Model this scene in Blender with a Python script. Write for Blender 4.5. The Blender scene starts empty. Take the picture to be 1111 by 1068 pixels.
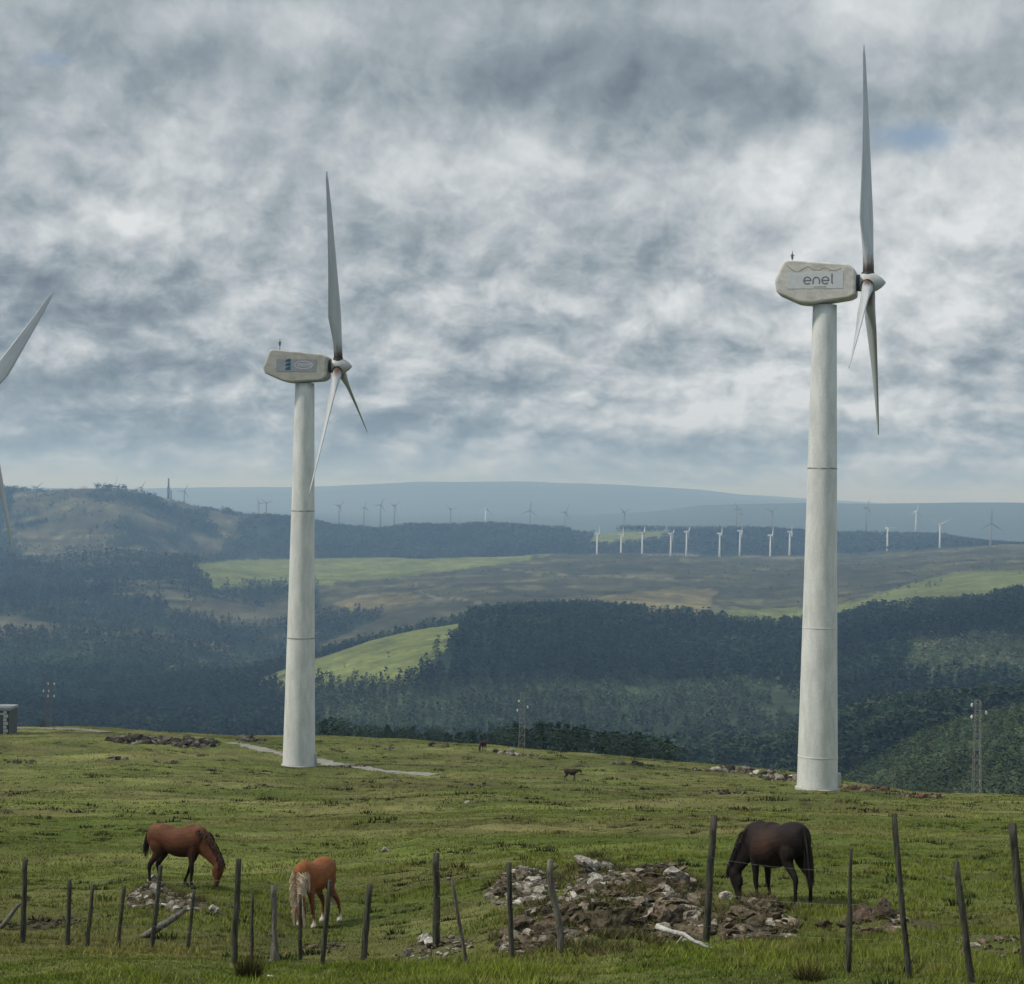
import bpy, math, random
import numpy as np
from mathutils import Vector, Matrix
random.seed(7); RNG = np.random.default_rng(7)
SC = bpy.context.scene
COL = SC.collection
F = 2000.0                      # focal length in photo pixels (photo 1111 x 1068)
A = math.radians(0.9)           # camera roll
CA, SA = math.cos(A), math.sin(A)

def uv(px, py):
    dx, dy = px-555.5, py-534.0
    return CA*dx+SA*dy, -SA*dx+CA*dy
def unuv(u, v):
    return 555.5+CA*u-SA*v, 534.0+SA*u+CA*v
def ray(px, py, d):
    u, v = uv(px, py)
    return Vector((u/F*d, d, -v/F*d))

# ------------------------------------------------------------------ noise
def _h(ix, iy, s):
    n = (ix.astype(np.int64)*374761393 + iy.astype(np.int64)*668265263 + s*974634777) & 0xffffffff
    n = ((n ^ (n >> 13))*1274126177) & 0xffffffff
    return ((n ^ (n >> 16)) & 0xffffff)/float(0xffffff)
def vnoise(x, y, s=0):
    ix = np.floor(x); iy = np.floor(y); fx = x-ix; fy = y-iy
    ix = ix.astype(np.int64); iy = iy.astype(np.int64)
    fx = fx*fx*(3-2*fx); fy = fy*fy*(3-2*fy)
    a = _h(ix, iy, s); b = _h(ix+1, iy, s); c = _h(ix, iy+1, s); d = _h(ix+1, iy+1, s)
    return (a*(1-fx)+b*fx)*(1-fy)+(c*(1-fx)+d*fx)*fy
def fbm(x, y, o=4, s=0):
    r = 0; a = .5; t = 0
    for k in range(o):
        r = r + a*vnoise(x*2**k+17.3*k, y*2**k-9.1*k, s+k); t += a; a *= .5
    return r/t

# ------------------------------------------------------------------ scene helpers
def tag(o, label=None, cat=None, group=None, kind=None):
    if label: o['label'] = label
    if cat: o['category'] = cat
    if group: o['group'] = group
    if kind: o['kind'] = kind
    return o
def empty(name, loc, label, cat, group=None, rz=0):
    o = bpy.data.objects.new(name, None); COL.objects.link(o)
    o.location = loc; o.rotation_euler = (0, 0, rz); o.empty_display_size = .3
    return tag(o, label, cat, group)
def npmesh(name, V, T, mat, col=None, smooth=False, parent=None, k=3):
    V = np.asarray(V, np.float32).reshape(-1, 3); T = np.asarray(T, np.int32).reshape(-1, k)
    m = bpy.data.meshes.new(name)
    m.vertices.add(len(V)); m.vertices.foreach_set('co', V.ravel())
    m.loops.add(T.size); m.loops.foreach_set('vertex_index', T.ravel())
    m.polygons.add(len(T)); m.polygons.foreach_set('loop_start', np.arange(0, T.size, k, dtype=np.int32))
    try: m.polygons.foreach_set('loop_total', np.full(len(T), k, np.int32))
    except Exception: pass
    m.update(calc_edges=True)
    m.polygons.foreach_set('use_smooth', np.full(len(T), bool(smooth)))
    if col is not None:
        at = m.color_attributes.new('Col', 'FLOAT_COLOR', 'POINT')
        c = np.ones((len(V), 4), np.float32); c[:, :3] = col
        at.data.foreach_set('color', c.ravel())
    m.materials.append(mat)
    o = bpy.data.objects.new(name, m); COL.objects.link(o)
    if parent: o.parent = parent
    return o
class MB:
    def __init__(s): s.v = []; s.f = []
    def add(s, v, f):
        b = len(s.v); s.v += [tuple(p) for p in v]; s.f += [[b+i for i in q] for q in f]
    def box(s, c, h, M=None, taper=1.0):
        P = []
        for z in (-1, 1):
            k = taper if z > 0 else 1
            for x, y in ((-1,-1),(1,-1),(1,1),(-1,1)):
                p = Vector((x*h[0]*k, y*h[1]*k, z*h[2]))
                if M: p = M @ p
                P.append(p+Vector(c))
        s.add(P, [(3,2,1,0),(4,5,6,7),(0,1,5,4),(1,2,6,5),(2,3,7,6),(3,0,4,7)])
    def tube(s, pts, rad, n=10, side=(0,1,0), cap=True, rad2=None):
        pts = [Vector(p) for p in pts]; side = Vector(side); R = []
        if rad2 is None: rad2 = rad
        for i, p in enumerate(pts):
            t = (pts[min(i+1, len(pts)-1)]-pts[max(i-1, 0)]).normalized()
            sd = side-t*side.dot(t)
            if sd.length < 1e-3: sd = Vector((1,0,0))-t*t.x
            sd.normalize(); nn = t.cross(sd)
            R.append([p+sd*rad[i]*math.cos(2*math.pi*k/n)+nn*rad2[i]*math.sin(2*math.pi*k/n) for k in range(n)])
        V = [q for r in R for q in r]; Fc = []
        for i in range(len(pts)-1):
            for k in range(n):
                Fc.append((i*n+k, i*n+(k+1) % n, (i+1)*n+(k+1) % n, (i+1)*n+k))
        if cap:
            Fc.append(tuple(reversed(range(n)))); Fc.append(tuple(range((len(pts)-1)*n, len(pts)*n)))
        s.add(V, Fc)
    def bar(s, a, b, r, n=6, r2=None): s.tube([a, b], [r, r if r2 is None else r2], n)
    def obj(s, name, mat, parent=None, smooth=False):
        m = bpy.data.meshes.new(name); m.from_pydata(s.v, [], s.f); m.update()
        if smooth: m.polygons.foreach_set('use_smooth', [True]*len(m.polygons))
        m.materials.append(mat)
        o = bpy.data.objects.new(name, m); COL.objects.link(o)
        if parent: o.parent = parent
        return o
def link_copy(src_root, loc, rz=None, scale=None):
    r = src_root.copy(); COL.objects.link(r); r.location = loc
    if rz is not None: r.rotation_euler = (0, 0, rz)
    if scale is not None: r.scale = (scale,)*3
    def rec(a, b):
        for ch in list(a.children):
            c = ch.copy(); COL.objects.link(c); c.parent = b; rec(ch, c)
    rec(src_root, r)
    return r

# ------------------------------------------------------------------ materials
def newmat(name):
    m = bpy.data.materials.new(name); m.use_nodes = True
    return m, m.node_tree.nodes, m.node_tree.links, m.node_tree.nodes['Principled BSDF']
def noisy(name, c1, c2, scale=5, rough=.8, detail=6, bump=0, bscale=None, attr=False, stretch=(1,1,1), lo=.3, hi=.7, spec=.3):
    m, N, L, P = newmat(name)
    tc = N.new('ShaderNodeTexCoord'); mp = N.new('ShaderNodeMapping'); mp.inputs['Scale'].default_value = stretch
    L.new(tc.outputs['Object'], mp.inputs[0])
    n = N.new('ShaderNodeTexNoise'); n.inputs['Scale'].default_value = scale; n.inputs['Detail'].default_value = detail
    n.inputs['Roughness'].default_value = .62
    L.new(mp.outputs[0], n.inputs['Vector'])
    r = N.new('ShaderNodeMapRange'); r.inputs[1].default_value = lo; r.inputs[2].default_value = hi
    L.new(n.outputs['Fac'], r.inputs[0])
    mx = N.new('ShaderNodeMix'); mx.data_type = 'RGBA'
    mx.inputs[6].default_value = (*c1, 1); mx.inputs[7].default_value = (*c2, 1)
    L.new(r.outputs[0], mx.inputs[0]); out = mx.outputs[2]
    if attr:
        at = N.new('ShaderNodeAttribute'); at.attribute_name = 'Col'
        mm = N.new('ShaderNodeMix'); mm.data_type = 'RGBA'; mm.blend_type = 'MULTIPLY'; mm.inputs[0].default_value = 1
        L.new(at.outputs['Color'], mm.inputs[6]); L.new(out, mm.inputs[7]); out = mm.outputs[2]
    L.new(out, P.inputs['Base Color']); P.inputs['Roughness'].default_value = rough
    P.inputs['Specular IOR Level'].default_value = spec
    if bump:
        b = N.new('ShaderNodeBump'); b.inputs['Strength'].default_value = bump; b.inputs['Distance'].default_value = .05
        n2 = N.new('ShaderNodeTexNoise'); n2.inputs['Scale'].default_value = bscale or scale*3; n2.inputs['Detail'].default_value = 5
        L.new(mp.outputs[0], n2.inputs['Vector']); L.new(n2.outputs['Fac'], b.inputs['Height']); L.new(b.outputs[0], P.inputs['Normal'])
    return m
W = (1,1,1)
M_grass = noisy('grass_blades', (.7,.7,.7), (1.25,1.2,1.1), 1.2, .9, attr=True, spec=.03)
M_leaf = noisy('foliage', (.55,.6,.6), (1.45,1.35,1.2), .03, .8, attr=True, spec=.1)
M_leafnear = noisy('near_foliage', (.012,.024,.012), (.035,.055,.022), .9, .8, spec=.1)
M_rock = noisy('stone', (.22,.20,.17), (1.35,1.32,1.28), 9, .95, attr=True, bump=1.0, bscale=30, spec=.08, detail=8)
M_wood = noisy('weathered_wood', (.016,.018,.013), (.11,.105,.08), 7, .9, stretch=(3,3,.4), bump=.7, bscale=25, spec=.1)
M_wood2 = noisy('grey_wood', (.05,.048,.04), (.22,.20,.165), 7, .9, stretch=(3,3,.5), bump=.7, bscale=25, spec=.1)
M_pale = noisy('bleached_wood', (.25,.24,.22), (.6,.58,.54), 7, .8, bump=.5, spec=.2)
M_steel = noisy('galvanised_steel', (.10,.105,.10), (.24,.245,.235), 3, .6)
M_dsteel = noisy('dark_steel', (.05,.055,.06), (.12,.12,.12), 4, .5)
M_ins = noisy('insulator_glass', (.5,.52,.54), (.65,.65,.65), 4, .25)
M_wire = noisy('fence_wire', (.12,.12,.11), (.24,.23,.22), 4, .6)
M_earth = noisy('gravel_track', (.15,.145,.12), (.27,.255,.23), 1.5, .95, spec=.1)
M_brownearth = noisy('worn_track', (.12,.11,.085), (.22,.20,.165), 1.5, .95, spec=.1)
M_black = noisy('dark_rubber', (.012,.012,.012), (.03,.028,.025), 6, .6)
M_eye = noisy('eye', (.005,.004,.004), (.01,.01,.01), 6, .15)
M_hoof = noisy('hoof_horn', (.015,.013,.011), (.05,.045,.04), 12, .7, spec=.1)
M_hooflt = noisy('pale_hoof', (.3,.27,.22), (.5,.46,.4), 12, .5)

def painted(name, base, dirt, rust=None, streak=(1.2,1.2,.12), thr=(.42,.8)):
    """white painted turbine skin with vertical dirt runs (object space)"""
    m, N, L, P = newmat(name)
    tc = N.new('ShaderNodeTexCoord'); mp = N.new('ShaderNodeMapping'); mp.inputs['Scale'].default_value = streak
    L.new(tc.outputs['Object'], mp.inputs[0])
    n = N.new('ShaderNodeTexNoise'); n.inputs['Scale'].default_value = 1.6; n.inputs['Detail'].default_value = 8; n.inputs['Roughness'].default_value = .65
    L.new(mp.outputs[0], n.inputs['Vector'])
    r = N.new('ShaderNodeMapRange'); r.inputs[1].default_value = thr[0]; r.inputs[2].default_value = thr[1]
    L.new(n.outputs['Fac'], r.inputs[0])
    mx = N.new('ShaderNodeMix'); mx.data_type = 'RGBA'; mx.inputs[6].default_value = (*base, 1); mx.inputs[7].default_value = (*dirt, 1)
    L.new(r.outputs[0], mx.inputs[0]); out = mx.outputs[2]
    n3 = N.new('ShaderNodeTexNoise'); n3.inputs['Scale'].default_value = 9; n3.inputs['Detail'].default_value = 6
    L.new(tc.outputs['Object'], n3.inputs['Vector'])
    r3 = N.new('ShaderNodeMapRange'); r3.inputs[1].default_value = .3; r3.inputs[2].default_value = .7; r3.inputs[3].default_value = .88; r3.inputs[4].default_value = 1.06
    L.new(n3.outputs['Fac'], r3.inputs[0])
    mv = N.new('ShaderNodeMix'); mv.data_type = 'RGBA'; mv.blend_type = 'MULTIPLY'; mv.inputs[0].default_value = 1
    cb = N.new('ShaderNodeCombineColor')
    for k in range(3): L.new(r3.outputs[0], cb.inputs[k])
    L.new(out, mv.inputs[6]); L.new(cb.outputs[0], mv.inputs[7]); out = mv.outputs[2]
    if rust:   # (axis index, start, end): rust stain fading away from the root
        ax, s0, s1 = rust
        sp = N.new('ShaderNodeSeparateXYZ'); L.new(tc.outputs['Object'], sp.inputs[0])
        rr = N.new('ShaderNodeMapRange'); rr.inputs[1].default_value = s0; rr.inputs[2].default_value = s1; rr.inputs[3].default_value = 1; rr.inputs[4].default_value = 0
        L.new(sp.outputs[ax], rr.inputs[0])
        nn = N.new('ShaderNodeTexNoise'); nn.inputs['Scale'].default_value = 1.5; nn.inputs['Detail'].default_value = 5
        mp2 = N.new('ShaderNodeMapping'); mp2.inputs['Scale'].default_value = (1.6,1.6,.25); L.new(tc.outputs['Object'], mp2.inputs[0]); L.new(mp2.outputs[0], nn.inputs['Vector'])
        mu = N.new('ShaderNodeMath'); mu.operation = 'MULTIPLY'; L.new(rr.outputs[0], mu.inputs[0]); L.new(nn.outputs['Fac'], mu.inputs[1])
        r4 = N.new('ShaderNodeMapRange'); r4.inputs[1].default_value = .22; r4.inputs[2].default_value = .5; L.new(mu.outputs[0], r4.inputs[0])
        m2 = N.new('ShaderNodeMix'); m2.data_type = 'RGBA'; m2.inputs[7].default_value = (.10,.05,.028,1)
        L.new(r4.outputs[0], m2.inputs[0]); L.new(out, m2.inputs[6]); out = m2.outputs[2]
    L.new(out, P.inputs['Base Color']); P.inputs['Roughness'].default_value = .55
    return m
M_tower = painted('tower_paint', (.62,.63,.61), (.44,.45,.43), streak=(.9,.9,.22), thr=(.38,.74))
M_nac = painted('nacelle_shell', (.58,.56,.51), (.36,.34,.30), streak=(.5,.5,.9), thr=(.35,.7))
M_nac2 = painted('grimy_nacelle_shell', (.43,.42,.37), (.28,.26,.22), streak=(.5,.5,.9), thr=(.35,.7))
M_blade = painted('blade_gelcoat', (.42,.44,.45), (.28,.29,.29), rust=(2, .8, 4.2))
M_hub = painted('hub_shell', (.42,.42,.40), (.26,.25,.23), streak=(1,1,1))
M_farturb = painted('distant_turbine_paint', (.55,.56,.56), (.42,.42,.42), streak=(.2,.2,.05))
M_panel = noisy('nacelle_banner', (.44,.455,.46), (.53,.535,.53), 2, .5)
M_panel2 = noisy('faded_banner', (.22,.23,.26), (.28,.29,.31), 2, .5)
M_ink = noisy('grey_lettering', (.12,.13,.15), (.17,.18,.2), 4, .5)
M_teal = noisy('teal_emblem', (.012,.07,.11), (.02,.10,.15), 4, .5)
M_wht = noisy('pale_lettering', (.42,.42,.42), (.5,.5,.5), 4, .5)

def coat(name, c=W, rough=.7):
    return noisy(name, (.75,.75,.75), (1.2,1.15,1.1), 7, rough, attr=True, bump=.3, bscale=40, spec=.15)
M_coat = coat('horse_coat')

# ------------------------------------------------------------------ terrain
def curve(pts):
    p = sorted(pts); xs = np.array([a for a, b in p], float); ys = np.array([b for a, b in p], float)
    return lambda x: np.interp(x, xs, ys)
def near(d, *pts): return (curve([(-3000,d),(3000,d)]), curve(pts))
DC = curve([(-600,265),(0,265),(345,262),(550,255),(740,240),(860,225),(930,205),(1000,185),(1111,180),(1700,180)])
CR = [(-600,783),(0,787),(100,789),(200,796),(270,799),(345,800),(450,803),(550,811),(650,820),(740,826),(800,829),(860,836),(930,849),(1000,859),(1111,862),(1700,875)]
ST = [
 near(1.5,(0,3300)),
 near(3,(0,2130)),
 near(10,(0,1310),(550,1305),(1111,1290)),
 near(20,(0,1086),(160,1088),(330,1091),(550,1073),(750,1056),(888,1056),(1111,1055)),
 near(28,(0,1018),(160,1022),(330,1037),(450,1030),(550,1015),(750,1000),(888,989),(1111,990)),
 near(40,(0,965),(160,966),(330,974),(550,952),(750,940),(888,935),(1111,937)),
 near(70,(0,905),(330,910),(550,901),(750,897),(888,896),(1111,899)),
 near(110,(0,872),(330,874),(550,873),(750,873),(888,874),(1111,880)),
 near(158,(0,846),(160,846),(330,851),(550,853),(750,856),(888,859),(1000,866),(1111,868)),
 (lambda x: (158+DC(x))/2, curve([(0,815),(160,818),(330,829),(550,832),(750,841),(888,850),(1000,862),(1111,865)])),
 (DC, curve(CR)),
 (lambda x: DC(x)+60, curve([(a, b+34) for a, b in CR])),
 (lambda x: DC(x)+170, curve([(-600,960),(850,960),(950,940),(1111,900),(1700,880)])),
 near(620,(-600,905),(700,900),(800,885),(850,875),(900,862),(950,828),(1000,797),(1050,778),(1111,766),(1700,730)),
 near(720,(-600,860),(700,860),(850,860),(950,822),(1000,805),(1111,786),(1700,750)),
 near(900,(-600,835),(750,830),(850,822),(900,797),(950,777),(1000,768),(1111,756),(1700,730)),
 near(1060,(-600,822),(300,822),(600,812),(850,815),(900,800),(1000,782),(1111,772),(1700,745)),
 near(1300,(-600,765),(0,772),(150,782),(300,795),(380,765),(450,750),(600,748),(750,750),(900,742),(1000,718),(1111,702),(1700,690)),
 near(1700,(-600,750),(0,748),(150,742),(270,742),(345,712),(400,697),(505,678),(560,673),(640,671),(700,677),(800,684),(850,686),(900,682),(950,668),(1111,655),(1700,640)),
 near(1950,(-600,705),(0,703),(150,705),(270,732),(345,722),(400,708),(505,686),(560,680),(640,676),(700,680),(800,684),(850,686),(950,668),(1111,657),(1700,645)),
 near(2300,(-600,655),(0,662),(150,668),(270,690),(345,682),(505,657),(700,654),(850,660),(950,645),(1111,624),(1700,600)),
 near(2900,(-600,600),(0,612),(150,609),(210,613),(300,630),(345,629),(450,625),(560,624),(700,618),(850,622),(1000,612),(1111,604),(1700,590)),
 near(3400,(-600,590),(0,590),(150,582),(210,610),(300,612),(450,608),(560,606),(620,602),(680,601),(730,602),(800,605),(870,607),(950,606),(1000,600),(1111,593),(1700,580)),
 near(3750,(-600,560),(0,556),(75,548),(130,546),(210,575),(300,604),(345,605),(560,604),(640,603),(700,603),(750,604),(860,605),(963,598),(1020,594),(1111,594),(1700,585)),
 (lambda x: np.interp(x,(-600,300,420,1700),(4050,4050,4350,4350)), curve([(-600,540),(0,537),(22,538),(56,541),(79,539),(117,536),(160,537),(180,542),(214,549),(250,553),(289,562),(312,564),(343,570),(366,575),(413,579),(430,576),(444,573),(488,574),(527,573),(575,575),(613,577),(625,582),(640,583),(680,576),(720,577),(800,577),(860,579),(900,581),(960,582),(1020,584),(1050,590),(1075,593),(1111,598),(1700,605)])),
 near(5600,(-600,600),(0,600),(1700,612)),
 near(9000,(-600,548),(0,551),(200,556),(345,561),(430,565),(500,562),(640,560),(700,556),(760,549),(870,547),(950,548),(1030,546),(1111,546),(1700,550)),
 near(11000,(-600,552),(1700,565)),
 near(14500,(-600,520),(0,529),(120,531),(200,530),(345,527),(450,523.5),(560,523),(650,526),(760,533),(860,542),(950,548),(1111,550),(1700,556)),
 near(26000,(-600,530),(1700,560)),
]
US = np.concatenate([np.linspace(-2200,-760,60), np.arange(-740,740,2.5), np.linspace(760,2200,60)])
DS = np.concatenate([1.5*np.exp(np.arange(0, math.log(12/1.5), .03)), 12*np.exp(np.arange(0, math.log(300/12), .0062)), 300*np.exp(np.arange(0, math.log(25500/300)+.01, .0095))])
def station_zs(u):
    out = []; px = 555.5+u
    for dk, yk in ST:
        d = float(dk(px)); y = float(yk(px))
        _, v = uv(px, y); out.append((d, -v/F*d))
    return out
def pchip(x, y, xq):
    h = np.diff(x); dl = np.diff(y)/h; m = np.zeros_like(y)
    for i in range(1, len(x)-1):
        if dl[i-1]*dl[i] > 0:
            w1 = 2*h[i]+h[i-1]; w2 = h[i]+2*h[i-1]; m[i] = (w1+w2)/(w1/dl[i-1]+w2/dl[i])
    m[0] = dl[0]; m[-1] = dl[-1]
    i = np.clip(np.searchsorted(x, xq)-1, 0, len(x)-2); t = (xq-x[i])/h[i]
    return (2*t**3-3*t**2+1)*y[i]+(t**3-2*t**2+t)*h[i]*m[i]+(-2*t**3+3*t**2)*y[i+1]+(t**3-t**2)*h[i]*m[i+1]
ld = np.log(DS)
Z = np.zeros((len(DS), len(US)))
for j, u in enumerate(US):
    s = station_zs(max(-900, min(900, u)))
    Z[:, j] = pchip(np.log([a for a, b in s]), np.array([b for a, b in s]), ld)
# smooth the kinks between control columns a little, on the mid/far terrain less so
k = np.array([1,2,3,4,3,2,1.]); k /= k.sum()
Zs = np.apply_along_axis(lambda r: np.convolve(np.pad(r, 3, mode='edge'), k, 'valid'), 1, Z)
Z = Zs
UU, DD = np.meshgrid(US, DS)
XX = UU/F*DD; YY = DD
def heaps_h(x, y): return 0
def micro(x, y):
    """small relief in metres, growing with distance so that it stays natural"""
    d = y
    n1 = (fbm(x/2.6, y/3.2, 4, 3)-.5)*.34
    n2 = (fbm(x/.6, y/.8, 3, 11)-.5)*.10*np.clip(1.6-d/120, 0, 1)
    n3 = (fbm(x/14, y/14, 3, 21)-.5)*.9*np.clip((d-40)/80, 0, 1)
    nearw = np.clip(1-(d-280)/120, 0, 1)
    far = (fbm(x/160, y/160, 6, 31)-.5)*22*np.clip((d-330)/500, 0, 1)*np.clip(1-(d-3300)/1500, .3, 1)
    far = far+(fbm(x/230, y/230, 5, 35)-.5)*60*np.clip((-x-330)/300, 0, 1)*np.clip((d-3000)/300, 0, 1)*np.clip((4300-d)/200, 0, 1)
    vf = (fbm(x/1500, y/1500, 5, 41)-.5)*90*np.clip((d-6000)/3000, 0, 1)*np.clip((d-6000)/8000, .3, 1)*.6
    return (n1+n2+n3)*nearw + far + vf
def px2(px, py, d): p = ray(px, py, d); return p.x, p.y
HEAPS = []   # (x, y, rx, ry, h)
Zf = Z + micro(XX, YY)
def base_h(x, y, G=None):
    G = Zf if G is None else G
    x = np.asarray(x, float); y = np.asarray(y, float)
    u = np.clip(x/y*F, US[0], US[-1]-1e-3); l = np.clip(np.log(y), ld[0], ld[-1]-1e-6)
    j = np.clip(np.searchsorted(US, u, 'right')-1, 0, len(US)-2); i = np.clip(np.searchsorted(ld, l, 'right')-1, 0, len(ld)-2)
    tu = (u-US[j])/(US[j+1]-US[j]); tl = (l-ld[i])/(ld[i+1]-ld[i])
    return (G[i,j]*(1-tu)+G[i,j+1]*tu)*(1-tl)+(G[i+1,j]*(1-tu)+G[i+1,j+1]*tu)*tl
def gp(px, py, d0=14, d1=290):
    """where the ray through the photo point meets the pasture"""
    u, v = uv(px, py)
    ds = np.exp(np.linspace(math.log(d0), math.log(d1), 1500))
    g = base_h(u/F*ds, ds); r = -v/F*ds
    hit = np.nonzero(r <= g)[0]
    d = ds[hit[0]] if len(hit) else d1
    return Vector((u/F*d, d, float(base_h(u/F*d, d))))
def gz(x, y): return float(base_h(x, y))
# rubble mounds raise the ground (centre photo point, half width px, depth m, height m)
HP = [(568,962,38,1.6,.28),(645,962,40,1.8,.42),(712,966,60,1.8,.36),(590,1012,55,1.5,.30),(670,1000,50,1.8,.34),
      (730,998,50,1.6,.34),(822,1000,45,1.4,.28),(655,1025,60,1.0,.12),(165,972,22,1.0,.18),(195,980,22,1.2,.15),(230,990,20,.9,.1),
      (952,1000,40,1.1,.14),(470,1025,40,.9,.10),(1075,1020,45,1.0,.05),(1000,1003,30,.8,.05)]
hinfo = [(gp(a, b+6), hw, dm, hh) for a, b, hw, dm, hh in HP]
MASK = np.zeros_like(Zf)
for p, hw, dm, hh in hinfo:
    rx = hw/F*p.y
    q = ((XX-p.x)/rx)**2+((YY-p.y)/dm)**2
    g = np.exp(-q*1.4)*(0.75+.5*fbm(XX/.3, YY/.3, 3, 5))
    Zf = Zf + g*hh*1.45*(YY < 60); MASK = np.maximum(MASK, np.exp(-q*1.5)*(YY < 60))
# eroded bare bank at the left
for (a, b, hw, dm, hh) in ((40,995,60,1.4,-.25),(150,1018,100,.8,-.18),(300,1020,60,.8,-.1)):
    p = gp(a, b); q = ((XX-p.x)/(hw/F*p.y))**2+((YY-p.y)/dm)**2
    Zf = Zf+np.exp(-q)*hh*(YY < 60); MASK = np.maximum(MASK, .8*np.exp(-q*1.3)*(YY < 60))
# photo position of every ground point
PX, PY = unuv(UU, -Zf/YY*F)
def inpoly(x, y, poly):
    r = np.zeros(np.shape(x), bool); n = len(poly)
    for i in range(n):
        x1, y1 = poly[i]; x2, y2 = poly[(i+1) % n]
        if y1 == y2: continue
        c = ((y1 > y) != (y2 > y)) & (x < (x2-x1)*(y-y1)/(y2-y1)+x1)
        r ^= c
    return r
FIELD_A = [(206,613),(250,608),(420,605),(606,601),(560,610),(440,626),(350,634),(235,638),(220,628)]
FIELD_B = [(300,730),(345,711),(400,692),(508,674),(496,692),(476,712),(450,738),(420,745),(345,746),(285,750),(280,742)]
FIELD_C = [(905,662),(945,648),(990,632),(1035,622),(1111,617),(1700,600),(1700,655),(1111,660),(1010,664),(950,670)]
FIELD_D = [(690,668),(790,664),(870,659),(930,655),(930,676),(870,684),(837,688),(758,690),(700,684)]
TAN1 = [(585,661),(620,650),(664,645),(745,637),(780,640),(770,660),(740,670),(682,668)]
TAN2 = [(360,655),(385,648),(420,644),(450,645),(462,652),(420,656),(385,662)]
PATCH = [(638,592),(645,579),(680,577),(728,577),(728,583),(690,590),(660,594)]
MOOR = [(345,632),(440,622),(560,606),(620,600),(680,598),(740,599),(860,602),(960,603),(1111,588),(1700,575),(1700,612),(1111,620),(1035,624),(990,634),(945,650),(930,660),(760,678),(700,670),(640,662),(560,665),(505,678),(345,712),(345,700),(420,668),(345,668)]
def wob(x, y): return (fbm(x/60, y/60, 3, 61)-.5)
def near_line(px, py, L_, w):
    r = np.zeros(px.shape, bool)
    for (x1, y1), (x2, y2) in zip(L_, L_[1:]):
        t = np.clip(((px-x1)*(x2-x1)+(py-y1)*(y2-y1))/((x2-x1)**2+(y2-y1)**2), 0, 1)
        r |= np.hypot(px-x1-t*(x2-x1), (py-y1-t*(y2-y1))*1.6) < w
    return r
def cover(px, py, x, y):
    """0 pasture 1 scrub hill 2 conifer wood 3 young wood 4 light field 5 moor 6 tan 7 far blue 8 bush hillside"""
    d = y
    s = np.clip(1500/np.maximum(d, 1), .3, 2)*14
    w2 = (fbm(x/190, y/260, 4, 63)-.5)*np.clip((d-2950)/400, 0, 1)
    qx = px+wob(x, y)*s+w2*70; qy = py+wob(x+900, y)*s*.5+w2*12
    c = np.full(np.shape(px), 2)
    c = np.where(d < 330, 0, c)
    c = np.where((d > 2950) & (qx > 20) & (qx < 300) & (qy < 612-np.abs(qx-160)*.02) & (d < 4300), 1, c)
    hp_ = fbm(x/170+3, y/260, 4, 88)
    c = np.where((d > 2950) & (d < 4300) & (c == 1) & (hp_ > .56+.0016*np.clip(qx-20, 0, 60)), 2, c)
    c = np.where((d > 3000) & (d < 4300) & (qx > 250+(600-qy)*.8) & (qx < 345), 2, c)
    m = inpoly(qx, qy, MOOR) & (d > 1750) & (d < 3800); c = np.where(m, 5, c)
    c = np.where((d > 3350) & (d < 3720) & (px > 600), 5, c)
    c = np.where(inpoly(qx, qy, TAN1) & (d > 1750) & (d < 3000), 6, c)
    c = np.where(inpoly(qx, qy, TAN2) & (d > 1750) & (d < 3000), 6, c)
    c = np.where(inpoly(px, py, FIELD_A) & (d > 2300) & (d < 3740), 4, c)
    c = np.where(inpoly(px, py, PATCH) & (d > 3750) & (d < 4400), 4, c)
    c = np.where(inpoly(qx, qy, FIELD_B) & (d > 1250) & (d < 1760), 4, c)
    c = np.where(inpoly(px, py, FIELD_C) & (d > 1720) & (d < 2900), 4, c)
    c = np.where(inpoly(px, py, FIELD_D) & (d > 1720) & (d < 2900), 4, c)
    c = np.where((d > 960) & (d < 1420) & (qx > 340) & (qx < 880) & (qy > 742+np.abs(qx-600)*.02), 3, c)
    c = np.where((d > 330) & (d < 690) & (px > 820), 8, c)
    c = np.where((qx > 985) & (d > 1000) & (d < 1500) & (qy > 695) & (qy < 742), 8, c)
    bl = near_line(qx, qy, [(40,722),(110,703),(175,686)], 5)|near_line(qx, qy, [(180,735),(260,716),(340,692)], 5)|near_line(qx, qy, [(0,668),(90,655),(180,640)], 3)|near_line(qx, qy, [(200,665),(300,652),(345,642)], 4)
    c = np.where(bl & (d > 1300) & (d < 2950), 3, c)
    # clearings and scrub strips on the left slope
    st = (qx < 340) & (d > 1500) & (d < 2900) & (fbm(x/260+y/330, y/70, 3, 77) > .62)
    c = np.where(st, 1, c)
    c = np.where(d > 4600, 7, c)
    return c
CV = cover(PX, PY, XX, YY)
base = {0:(.092,.103,.029), 1:(.062,.060,.040), 2:(.020,.030,.018), 3:(.045,.062,.036), 4:(.108,.125,.040), 5:(.046,.045,.025), 6:(.105,.092,.045), 7:(.045,.06,.045), 8:(.045,.06,.03)}
CC = np.zeros(Zf.shape+(3,))
for kx, c in base.items(): CC[CV == kx] = c
n = fbm(XX/9, YY/9, 4, 51); n2 = fbm(XX/1.1, YY/1.6, 4, 52); n4 = fbm(XX/70, YY/70, 5, 53); n5 = fbm(XX/900, YY/900, 5, 58)
pas = (CV == 0)
dry = np.clip((n-.5)*3.4, -1, 1)[..., None]
dist = np.clip((YY-60)/120, 0, 1)[..., None]
g = np.where(dry > 0, CC*(1-dry)+np.array((.132,.122,.050))*dry, CC*(1+dry)+np.array((.062,.088,.016))*(-dry))
g = g*(1-dist*.35)+np.array((.120,.120,.042))*dist*.35
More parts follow.
